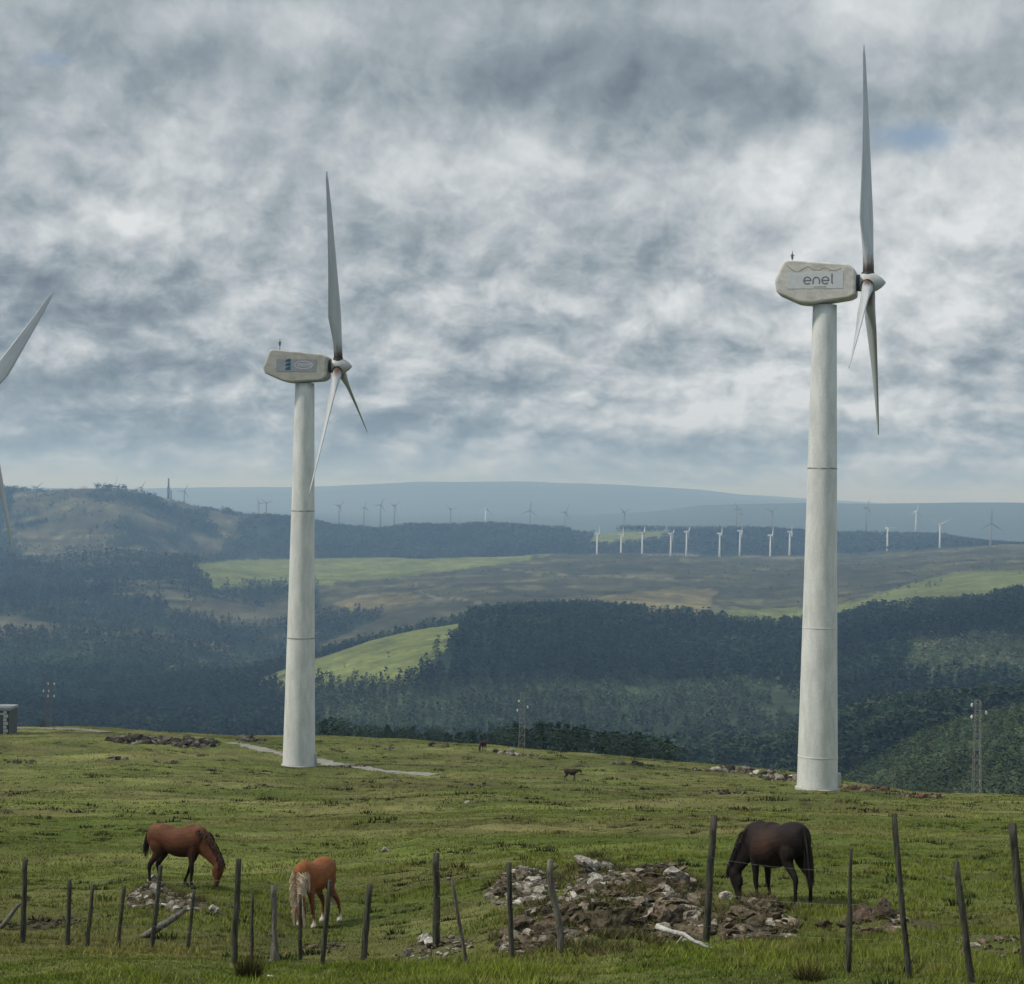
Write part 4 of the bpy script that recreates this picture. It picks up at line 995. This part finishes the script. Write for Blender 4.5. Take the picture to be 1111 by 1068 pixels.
# ------------------------------------------------------------------ horses
def csp(pts, n_=5):
    """Catmull-Rom through rows of numbers"""
    P_ = [np.array(p, float) for p in pts]; P_ = [2*P_[0]-P_[1]]+P_+[2*P_[-1]-P_[-2]]; out = []
    for i in range(1, len(P_)-2):
        a, b, c, d = P_[i-1:i+3]
        for k in range(n_):
            t = k/n_; out.append(.5*((2*b)+(-a+c)*t+(2*a-5*b+4*c-d)*t*t+(-a+3*b-3*c+d)*t**3))
    out.append(P_[-2]); return out
def loft(mb, rows, n=16, side=(0,1,0)):
    R = csp(rows); mb.tube([r[:3] for r in R], [max(.01, r[3]) for r in R], n, side, True, [max(.01, r[4]) for r in R])
def horse(name, loc, rz, s, pose, colf, label, mane=None, tail=None, hoofmat=None, tip=0, cat='horse', voxel=.016):
    t = empty(name, loc, label, cat, 'horses grazing on the pasture', rz); t.scale = (s,)*3
    gs = lambda a, b: float(base_h(a, b, Z))
    fx, fy = math.cos(rz)*.45*s, math.sin(rz)*.45*s; zf, zb = gs(loc[0]+fx, loc[1]+fy), gs(loc[0]-fx, loc[1]-fy)
    zl, zr = gs(loc[0]-fy*.3, loc[1]+fx*.3), gs(loc[0]+fy*.3, loc[1]-fx*.3)
    t.rotation_euler = (math.atan((zl-zr)/(.27*s))*.7, -math.atan((zf-zb)/(.9*s))*.85, rz); t.location.z = (gz2(loc[0]+fx, loc[1]+fy)+gz2(loc[0]-fx, loc[1]-fy))/2-.015
    if tip: t.rotation_euler = (0, tip, rz)
    mb = MB(); fat = pose.get('fat', 1.0)
    # trunk: x forward, rows (x, y, z, half width, half height)
    loft(mb, [(-.70,0,1.05,.08,.12),(-.66,0,1.05,.16,.20),(-.54,0,1.06,.235,.265),(-.38,0,1.07,.265,.27),(-.18,0,1.02,.27*fat,.275),(.02,0,.965,.29*fat,.305*fat),(.22,0,.97,.275*fat,.31*fat),(.38,0,1.01,.235,.325),(.50,0,1.04,.20,.30),(.60,0,1.02,.165,.24),(.67,0,.99,.10,.15)], 20)
    # withers
    loft(mb, [(.08,0,1.20,.06,.07),(.25,0,1.25,.07,.09),(.38,0,1.27,.07,.09),(.52,0,1.20,.07,.09)], 10)
    nk = pose['neck']; hd = pose['head']
    loft(mb, nk, 16); loft(mb, hd, 16)
    # jaw
    h0 = Vector(hd[1][:3]); h1 = Vector(hd[-1][:3]); ax = (h1-h0).normalized(); sd = Vector(pose.get('hside', (0,1,0))); back = ax.cross(sd).normalized()
    if back.x > 0: back = -back
    jw = h0+ax*.12+back*.07; loft(mb, [(*(jw-ax*.08), .05, .05), (*jw, .06, .075), (*(jw+ax*.12), .04, .045)], 10)
    # ears
    for e in (-1, 1):
        b = Vector(hd[0][:3])-ax*.03+sd*e*.055; tp = b-ax*.14+sd*e*.03-back*.03
        mb.tube([b, b.lerp(tp, .5), tp], [.035,.032,.008], 8, tuple(sd))
    for (x0, y0, fx, fy, kind, lift) in pose['legs']:
        if kind == 'f':
            loft(mb, [(x0+.02,y0*.8,1.08,.09,.14),(x0+.0,y0,.86,.085,.13),(x0+.01+fx*.2,y0,.68,.066,.085),(x0+.01+fx*.42,y0+fy*.3,.52,.052,.058),(x0+.02+fx*.62,y0+fy*.5,.385,.044,.05),(x0+.01+fx*.78,y0+fy*.7,.26,.030,.034),(x0+.0+fx*.92,y0+fy*.9,.15,.032,.036),(x0+.02+fx,y0+fy,.08+lift,.040,.042),(x0+.045+fx,y0+fy,.015+lift,.05,.056)], 10)
        else:
            loft(mb, [(x0+.02,y0*.75,1.10,.11,.17),(x0+.05,y0,.90,.115,.185),(x0+.07+fx*.1,y0,.74,.085,.13),(x0+.0+fx*.3,y0+fy*.2,.60,.06,.08),(x0-.10+fx*.5,y0+fy*.4,.46,.045,.062),(x0-.11+fx*.7,y0+fy*.6,.36,.038,.046),(x0-.10+fx*.85,y0+fy*.8,.24,.031,.035),(x0-.09+fx*.95,y0+fy*.9,.14,.034,.038),(x0-.07+fx,y0+fy,.08+lift,.040,.042),(x0-.04+fx,y0+fy,.015+lift,.05,.056)], 10)
    raw = mb.obj('body_raw', M_coat)
    md = raw.modifiers.new('r', 'REMESH'); md.mode = 'VOXEL'; md.voxel_size = voxel
    sm = raw.modifiers.new('s', 'SMOOTH'); sm.iterations = 5; sm.factor = .5
    dg = bpy.context.evaluated_depsgraph_get(); me = bpy.data.meshes.new_from_object(raw.evaluated_get(dg))
    bpy.data.objects.remove(raw)
    me.name = 'body'; V = np.zeros(len(me.vertices)*3, np.float32); me.vertices.foreach_get('co', V); V = V.reshape(-1, 3)
    c = np.ones((len(V), 4), np.float32); c[:, :3] = colf(V)
    at = me.color_attributes.new('Col', 'FLOAT_COLOR', 'POINT'); at.data.foreach_set('color', c.ravel())
    me.polygons.foreach_set('use_smooth', [True]*len(me.polygons)); me.materials.clear(); me.materials.append(M_coat)
    bd = bpy.data.objects.new('body', me); COL.objects.link(bd); bd.parent = t
    if voxel > .02: return t
    for (x0, y0, fx, fy, kind, lift) in pose['legs']:
        xx = x0+.045+fx if kind == 'f' else x0-.04+fx
        m = MB(); m.tube([(xx+.012,y0+fy,-.004+lift),(xx+.008,y0+fy,.03+lift),(xx-.006,y0+fy,.075+lift)], [.062,.057,.044], 12, rad2=[.068,.062,.048]); m.obj('hoof', hoofmat or M_hoof, t, True)
    for e in (-1, 1):
        p = h0+ax*.05+sd*e*.088-back*.035; m = MB(); m.tube([p-sd*e*.012, p, p+sd*e*.008], [.02,.02,.008], 8, tuple(ax)); m.obj('eye', M_eye, t, True)
        p = h1-ax*.02+sd*e*.035-back*.045; m = MB(); m.tube([p-sd*e*.01, p+sd*e*.012], [.014,.010], 8, tuple(ax)); m.obj('nostril', M_eye, t, True)
    rr = random.Random(len(label))
    def hair(name, strands, mat):
        V = []; T = []
        for pts, w in strands:
            b = len(V)
            for i, p in enumerate(pts):
                tt = i/(len(pts)-1); ww = w*(1-.75*tt); d_ = Vector((rr.uniform(-1,1), rr.uniform(-1,1), 0)).normalized() if i == 0 else d_
                V += [p-d_*ww, p+d_*ww]
                if i: T.append((b+2*i-2, b+2*i-1, b+2*i+1, b+2*i))
        npmesh(name, V, T, mat, parent=t, k=4)
    if mane:
        R = csp(nk+[hd[0]], 6); S = []
        for i in range(mane['n']):
            q = rr.uniform(0.06, .99); j = q*(len(R)-1); a = R[int(j)]; nx_ = R[min(int(j)+1, len(R)-1)]
            tn = Vector(nx_[:3])-Vector(a[:3]); tn = tn.normalized() if tn.length else Vector((1,0,-1)).normalized()
            up = Vector((0,1,0)).cross(tn)
            if up.x < 0: up = -up
            top = Vector(a[:3])+up*a[4]*.96; sdn = mane['side'] if rr.random() < mane.get('one', .85) else -mane['side']
            L_ = mane['len']*rr.uniform(.6, 1.1); pts = []
            for k in range(6):
                f_ = k/5; pts.append(top+Vector((0, sdn*(a[3]*1.12*math.sin(min(1, f_*1.6)*math.pi/2)+.012), 0))+up*(.015*(1-f_)-.0*f_)+Vector((mane.get('fx', 0)*f_, 0, -L_*f_**1.15))+Vector((rr.uniform(-.012,.012), rr.uniform(-.006,.01)*sdn, 0)))
            S.append((pts, rr.uniform(.008, .016)))
        hx = Vector(hd[0][:3])
        for i in range(mane['n']//8):
            pts = [hx-back*.06+sd*rr.uniform(-.05,.05)-ax*.04]; 
            for k in range(1, 5): pts.append(pts[-1]+ax*.055*mane.get('fl', 1)-back*.008+sd*rr.uniform(-.01,.01))
            S.append((pts, .012))
        hair('mane', S, mane['mat'])
    if tail:
        S = []
        for i in range(tail['n']):
            b = Vector((-.675,0,1.21))+Vector((rr.uniform(-.02,.02), rr.uniform(-.03,.03), rr.uniform(-.06,.02))); L_ = tail['len']*rr.uniform(.65, 1.05); sx = rr.uniform(-1, 1)*.05; sy = rr.uniform(-1, 1)*.06
            pts = []
            for k in range(8):
                f_ = k/7; pts.append(b+Vector((-.06*math.sin(min(1, f_*2)*math.pi/2)-tail.get('fling', 0)*f_*f_+sx*f_, sy*math.sin(f_*math.pi*.6)+tail.get('sy', 0)*f_, -L_*f_)))
            S.append((pts, rr.uniform(.008, .015)))
        hair('tail', S, tail['mat'])
    return t
def hairmat(name, a, b): return noisy(name, a, b, 25, .6, spec=.3)
M_hbk = hairmat('dark_horsehair', (.008,.006,.005), (.03,.02,.014)); M_hbd = hairmat('blond_horsehair', (.34,.26,.17), (.68,.58,.44)); M_hbr = hairmat('brown_horsehair', (.04,.018,.01), (.09,.04,.022))
def mix(a, b, t): return a*(1-t[:, None])+b*t[:, None]
def col_bay(V):
    n_ = fbm(V[:, 0]*5+3, V[:, 2]*5+V[:, 1]*3, 3, 7); c = np.repeat(np.array([[.088,.033,.015]]), len(V), 0)*(.75+.5*n_)[:, None]
    c = mix(c, np.array([.20,.10,.05])[None], np.clip((V[:, 2]-1.12)*2.2, 0, .5)*(V[:, 0] < .55)*np.clip(n_*1.4-.2, 0, 1))  # light falling on the back, painted into the coat
    c = mix(c, np.array([.025,.011,.007])[None], np.clip((.95-V[:, 2])*3, 0, .75)*(V[:, 0] < .62))  # shade of the belly and lower trunk painted into the coat
    c = mix(c, np.array([.008,.006,.005])[None], np.clip((.62-V[:, 2])*6, 0, 1)*(V[:, 0] < .72))
    c = mix(c, np.array([.03,.018,.014])[None], np.clip((.14-V[:, 2])*9, 0, 1)*(V[:, 0] > .72)); return c
def col_chest(V):
    n_ = fbm(V[:, 0]*4, V[:, 2]*4+V[:, 1]*3, 3, 8); c = np.repeat(np.array([[.190,.070,.024]]), len(V), 0)*(.75+.5*n_)[:, None]
    c = mix(c, np.array([.14,.05,.025])[None], np.clip((.66-V[:, 2])*4, 0, .8))
    c = mix(c, np.array([.5,.44,.36])[None], np.clip((.20-V[:, 2])*9, 0, 1)*(V[:, 0] < .75)); return c
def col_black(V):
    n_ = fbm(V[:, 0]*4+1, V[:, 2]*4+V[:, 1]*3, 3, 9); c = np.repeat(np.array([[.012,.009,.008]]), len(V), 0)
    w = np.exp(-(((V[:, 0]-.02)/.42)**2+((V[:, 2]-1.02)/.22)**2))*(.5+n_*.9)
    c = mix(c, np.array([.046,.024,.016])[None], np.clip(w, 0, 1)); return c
# leg rows: (x0, y0, foot dx, foot dy, kind, lift)
NECK = [(.42,0,1.04,.17,.28),(.58,0,.98,.145,.255),(.76,0,.84,.105,.20),(.92,0,.68,.085,.155),(1.03,0,.55,.08,.12)]
HEAD = [(1.02,0,.60,.07,.085),(1.05,0,.50,.095,.115),(1.045,0,.36,.078,.10),(1.02,0,.22,.055,.07),(1.00,0,.12,.052,.06),(.995,0,.06,.045,.045)]
def foot(px, py): q = gp(px, py); q.z = gz2(q.x, q.y); return q
# bay horse, facing right
q = foot(196, 963); D1 = q.y
p = foot(190, 962)
horse('horse', (p.x, p.y, p.z), math.radians(-17), (67/1.34)/(F/p.y), dict(neck=[(a, -.0-max(0, a-.55)*.12, c, d, e) for a, b, c, d, e in NECK], head=[(a, -.06, c, d, e) for a, b, c, d, e in HEAD],
      legs=[(.40,-.13,.04,0,'f',0),(.40,.13,-.26,.02,'f',0),(-.46,-.14,.0,0,'h',0),(-.46,.14,.10,0,'h',0)], fat=1.05),
      col_bay, 'thin bay horse grazing with its head to the right behind the left stone heap', dict(n=260, len=.16, side=-1, one=.7, mat=M_hbr), dict(n=110, len=.60, mat=M_hbk, fling=.04))
# chestnut pony with blond mane, coming towards the camera
p = foot(343, 1004)
horse('pony', (p.x, p.y, p.z), math.radians(180+68), (74/1.39)/(F/p.y), dict(neck=[(.42,0,1.04,.17,.28),(.56,.0,.97,.145,.25),(.70,.05,.82,.11,.19),(.80,.10,.66,.09,.15),(.86,.14,.52,.08,.12)],
      head=[(.85,.14,.57,.07,.085),(.89,.15,.47,.095,.115),(.90,.16,.33,.078,.10),(.89,.17,.20,.055,.07),(.88,.17,.11,.052,.06),(.875,.17,.06,.045,.045)],
      legs=[(.40,-.13,.06,-.03,'f',0),(.40,.13,-.04,.03,'f',0),(-.46,-.14,-.06,-.02,'h',0),(-.46,.14,-.16,.06,'h',0)], fat=1.04),
      col_chest, 'chestnut pony with long blond mane grazing between the left fence posts', dict(n=900, len=.50, side=-1, one=.55, mat=M_hbd, fl=1.6), dict(n=200, len=.85, mat=M_hbd), M_hooflt)
# black horse, rump to the right
p = foot(848, 983)
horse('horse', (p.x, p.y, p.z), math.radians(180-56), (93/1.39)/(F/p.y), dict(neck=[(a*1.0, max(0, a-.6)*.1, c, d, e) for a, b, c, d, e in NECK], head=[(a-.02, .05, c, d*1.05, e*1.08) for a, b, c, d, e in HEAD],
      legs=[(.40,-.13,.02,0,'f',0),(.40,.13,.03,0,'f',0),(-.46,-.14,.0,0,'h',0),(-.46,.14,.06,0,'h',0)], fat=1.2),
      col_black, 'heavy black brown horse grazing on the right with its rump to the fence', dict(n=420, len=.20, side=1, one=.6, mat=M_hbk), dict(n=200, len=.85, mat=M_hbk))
# small far horses
p = foot(619, 848)
horse('foal', (p.x, p.y, p.z), math.radians(-10), (14.5/1.39)/(F/p.y), dict(neck=[(.42,0,1.04,.17,.28),(.6,0,1.10,.14,.2),(.8,0,1.16,.10,.15),(.92,0,1.20,.09,.12)], head=[(.92,0,1.22,.08,.1),(1.0,0,1.14,.1,.11),(1.1,0,1.0,.08,.09),(1.16,0,.92,.055,.06)],
      legs=[(.40,-.13,.06,0,'f',0),(.40,.13,-.12,0,'f',0),(-.46,-.14,-.12,0,'h',0),(-.46,.14,.10,0,'h',0)]), lambda V: np.repeat(np.array([[.035,.02,.012]]), len(V), 0), 'tiny dark foal walking right in the far pasture', voxel=.022)
p = foot(524, 816)
horse('horse', (p.x, p.y, p.z), math.radians(-115), (12.5/1.39)/(F/p.y), dict(neck=NECK, head=HEAD,
      legs=[(.40,-.13,.04,0,'f',0),(.40,.13,.0,0,'f',0),(-.46,-.14,.0,0,'h',0),(-.46,.14,.05,0,'h',0)]), lambda V: np.repeat(np.array([[.035,.016,.012]]), len(V), 0), 'tiny dark brown horse grazing by the crest in front of the tree belt', voxel=.022)

# ------------------------------------------------------------------ haze
m = MB(); m.box((0, 12600, -90), (22000, 13400, 190))
mh = bpy.data.materials.new('haze'); mh.use_nodes = True; N = mh.node_tree.nodes; L = mh.node_tree.links; N.clear()
out = N.new('ShaderNodeOutputMaterial'); pv = N.new('ShaderNodeVolumePrincipled')
pv.inputs['Color'].default_value = (.40,.66,1.0,1); pv.inputs['Absorption Color'].default_value = (1,1,1,1); pv.inputs['Density'].default_value = 1.3e-4; pv.inputs['Anisotropy'].default_value = .15
L.new(pv.outputs[0], out.inputs['Volume'])
hz = m.obj('haze', mh); tag(hz, kind='stuff'); hz.display_type = 'WIRE'

# ------------------------------------------------------------------ sky
SUN_EL, SUN_AZ = math.radians(48), math.radians(-100)   # azimuth measured from +Y towards +X: high on the left, a little behind
w = bpy.data.worlds.new('World'); SC.world = w; w.use_nodes = True; w.cycles.sampling_method = 'MANUAL'; w.cycles.sample_map_resolution = 256; N = w.node_tree.nodes; L = w.node_tree.links; N.clear()
out = N.new('ShaderNodeOutputWorld'); bg = N.new('ShaderNodeBackground'); L.new(bg.outputs[0], out.inputs[0])
sky = N.new('ShaderNodeTexSky'); sky.sky_type = 'NISHITA'; sky.sun_disc = False; sky.sun_elevation = SUN_EL; sky.sun_rotation = SUN_AZ
sky.altitude = 600
tc = N.new('ShaderNodeTexCoord'); sp = N.new('ShaderNodeSeparateXYZ'); L.new(tc.outputs['Generated'], sp.inputs[0])
def val(x):
    return x
def mth(op, a, b=None, c=None, clamp=False):
    n_ = N.new('ShaderNodeMath'); n_.operation = op; n_.use_clamp = clamp
    for i, q in enumerate((a, b, c)):
        if q is None: continue
        if isinstance(q, (int, float)): n_.inputs[i].default_value = q
        else: L.new(q, n_.inputs[i])
    return n_.outputs[0]
X, Y, Zc = sp.outputs
hz_ = mth('SQRT', mth('ADD', mth('MULTIPLY', X, X), mth('MULTIPLY', Y, Y)))
el = mth('DIVIDE', Zc, mth('MAXIMUM', hz_, .05))        # tangent of elevation
el0 = mth('MAXIMUM', el, 0.0)
az = mth('ARCTAN2', X, Y)
den = mth("ADD", el0, .20)
cx_ = mth('MULTIPLY', az, 3.6); cz_ = mth("MULTIPLY", mth("LOGARITHM", den, math.e), 1.6)
def vec(a, b, c):
    n_ = N.new('ShaderNodeCombineXYZ')
    for i, q in enumerate((a, b, c)):
        if isinstance(q, (int, float)): n_.inputs[i].default_value = q
        else: L.new(q, n_.inputs[i])
    return n_.outputs[0]
def noise(v, sc, det=8, ro=.55, dist=0, off=(0,0,0)):
    n_ = N.new('ShaderNodeTexNoise'); n_.noise_dimensions = '2D'; n_.inputs['Scale'].default_value = sc; n_.inputs['Detail'].default_value = det; n_.inputs['Roughness'].default_value = ro; n_.inputs['Distortion'].default_value = dist
    a = N.new('ShaderNodeVectorMath'); a.operation = 'ADD'; a.inputs[1].default_value = off; L.new(v, a.inputs[0]); L.new(a.outputs[0], n_.inputs['Vector']); return n_.outputs['Fac']
cv_ = vec(cx_, cz_, 0.0)
OX = (3.1, 7.7, 2.0)
def warp(v, sc, amp, off):
    n_ = N.new('ShaderNodeTexNoise'); n_.noise_dimensions = '2D'; n_.inputs['Scale'].default_value = sc; n_.inputs['Detail'].default_value = 3
    a = N.new('ShaderNodeVectorMath'); a.operation = 'ADD'; a.inputs[1].default_value = off; L.new(v, a.inputs[0]); L.new(a.outputs[0], n_.inputs['Vector'])
    m_ = N.new('ShaderNodeVectorMath'); m_.operation = 'MULTIPLY_ADD'; m_.inputs[1].default_value = (amp,)*3; L.new(n_.outputs['Color'], m_.inputs[0]); L.new(a.outputs[0], m_.inputs[2]); return m_.outputs[0]
def puffs(v, sc, off, det=4):
    """rounded cauliflower heads: inverted fractal cell distance"""
    n_ = N.new('ShaderNodeTexVoronoi'); n_.voronoi_dimensions = '2D'; n_.feature = 'F1'
    n_.inputs['Scale'].default_value = sc; n_.inputs['Detail'].default_value = det; n_.inputs['Roughness'].default_value = .55
    n_.normalize = True
    a = N.new('ShaderNodeVectorMath'); a.operation = 'ADD'; a.inputs[1].default_value = off; L.new(v, a.inputs[0]); L.new(a.outputs[0], n_.inputs['Vector'])
    return mth('SUBTRACT', 1.0, n_.outputs['Distance'])
wv_ = warp(cv_, 5.0, .07, OX)
n1 = noise(wv_, 1.15, 8, .54, 0, (0,0,0))
p1 = puffs(wv_, 4.2, (0,0,0), 3); q1 = noise(wv_, 3.8, 9, .61, 0, (4,4,0))
p2 = puffs(wv_, 4.2, (.02,-.055,0), 3); q2 = noise(wv_, 3.8, 9, .61, 0, (4.022,3.94,0))
n2 = noise(cv_, .7, 3, .5, .2, (11.3, 4.1, 6.0))
def gauss(px, py, rx, ry, amp):
    u, v = uv(px, py); a0 = math.atan2(u, F); e0 = -v/F
    dx = mth('DIVIDE', mth('SUBTRACT', az, a0), rx/F); dy = mth('DIVIDE', mth('SUBTRACT', el, e0), ry/F)
    q = mth('ADD', mth('MULTIPLY', dx, dx), mth('MULTIPLY', dy, dy))
    return mth('MULTIPLY', mth('EXPONENT', mth('MULTIPLY', q, -1.0)), amp)
# brightness of the cloud deck
low = mth('EXPONENT', mth('MULTIPLY', mth('POWER', mth('DIVIDE', el0, .17), 2.0), -1.0))     # puffier clouds low down, smoother deck above
b = mth('ADD', mth('MULTIPLY', mth('SUBTRACT', n1, .5), 1.25), .435)
rel = mth('ADD', mth('MULTIPLY', mth('SUBTRACT', p1, p2), .75), mth('MULTIPLY', mth('SUBTRACT', q1, q2), 1.9))
b = mth('ADD', b, mth('MULTIPLY', rel, mth('ADD', mth('MULTIPLY', low, .85), .30)))
b = mth('ADD', b, mth('MULTIPLY', mth('SUBTRACT', p1, .72), mth('ADD', mth('MULTIPLY', low, .38), .08)))
b = mth('ADD', b, mth('MULTIPLY', mth('SUBTRACT', n2, .5), .9))
GS = [(380,92,260,42,-.30),(850,88,320,52,-.26),(620,150,90,30,-.05),(960,160,60,30,-.10),(350,20,500,25,.08),(60,175,130,80,.18),(560,200,260,45,.09),(780,420,300,40,.05),(590,190,190,55,.13),(1050,265,90,50,.12),(780,275,90,50,-.14),(300,290,260,30,.05),(480,355,260,35,-.06)]
for g_ in GS: b = mth('ADD', b, gauss(*g_))
# overhead (outside the picture) the deck is brighter
b = mth('ADD', b, mth('MULTIPLY', mth('MULTIPLY', mth('SUBTRACT', el0, .35), .6), 1.0, clamp=False)) if False else b
cr = N.new('ShaderNodeValToRGB'); L.new(b, cr.inputs[0]); E = cr.color_ramp.elements
stops = [(0.0,(.16,.20,.24)),(.30,(.27,.32,.36)),(.52,(.40,.45,.485)),(.72,(.55,.59,.615)),(1.12,(.74,.77,.79))]
E[0].position, E[0].color = stops[0][0], (*stops[0][1], 1); E[1].position, E[1].color = min(1, stops[-1][0]), (*stops[-1][1], 1)
for p_, c_ in stops[1:-1]: e = E.new(p_); e.color = (*c_, 1)
# horizon band: smoother and paler
hb_ = mth('EXPONENT', mth('MULTIPLY', mth('DIVIDE', el0, .030), -1.0))
mx = N.new('ShaderNodeMix'); mx.data_type = 'RGBA'; L.new(mth('MULTIPLY', hb_, .85), mx.inputs[0]); L.new(cr.outputs[0], mx.inputs[6]); mx.inputs[7].default_value = (.34,.465,.57,1)
# overhead brighter
ov = mth('MULTIPLY', mth('SUBTRACT', el0, .32), 1.6, clamp=True); ov = mth('ADD', mth('MULTIPLY', ov, 1.1), 1.0)
vs = N.new('ShaderNodeVectorMath'); vs.operation = 'SCALE'; L.new(mx.outputs[2], vs.inputs[0]); L.new(ov, vs.inputs['Scale'])
# blue gaps
gap = mth('ADD', mth('ADD', gauss(1000,158,60,24,.85), gauss(55,78,40,16,.6)), gauss(930,150,40,20,.2))
gap = mth('ADD', gap, mth('MULTIPLY', mth('SUBTRACT', .5, n1), 1.3)); gap = mth('ADD', gap, mth('MULTIPLY', mth('SUBTRACT', .5, q1), .6))
gap = mth('MULTIPLY', mth('SUBTRACT', gap, .34), 1.7, clamp=True)
sk = N.new('ShaderNodeVectorMath'); sk.operation = 'SCALE'; L.new(sky.outputs[0], sk.inputs[0]); sk.inputs['Scale'].default_value = .09
mg2 = N.new('ShaderNodeMix'); mg2.data_type = 'RGBA'; L.new(gap, mg2.inputs[0]); L.new(vs.outputs[0], mg2.inputs[6]); L.new(sk.outputs[0], mg2.inputs[7])
L.new(mg2.outputs[2], bg.inputs['Color']); bg.inputs['Strength'].default_value = 1.0

sl = bpy.data.lights.new('sun', 'SUN'); sl.energy = 3.2; sl.angle = math.radians(6); sl.color = (1.0,.94,.84)
so = bpy.data.objects.new('sun', sl); COL.objects.link(so)
dirv = Vector((math.sin(SUN_AZ)*math.cos(SUN_EL), math.cos(SUN_AZ)*math.cos(SUN_EL), math.sin(SUN_EL)))
so.rotation_euler = dirv.to_track_quat('Z', 'Y').to_euler()

# ------------------------------------------------------------------ camera and render
cd = bpy.data.cameras.new('camera'); cam = bpy.data.objects.new('camera', cd); COL.objects.link(cam); SC.camera = cam
cd.sensor_width = 36; cd.lens = 36*F/1111; cd.clip_start = .1; cd.clip_end = 60000
cam.matrix_world = Matrix(((CA, -SA, 0, 0), (0, 0, -1, 0), (SA, CA, 0, 0), (0, 0, 0, 1)))
SC.render.engine = 'CYCLES'
SC.view_settings.view_transform = 'Standard'; SC.view_settings.look = 'None'; SC.view_settings.exposure = 0; SC.view_settings.gamma = 1
SC.cycles.volume_bounces = 0; SC.cycles.diffuse_bounces = 2; SC.cycles.max_bounces = 5
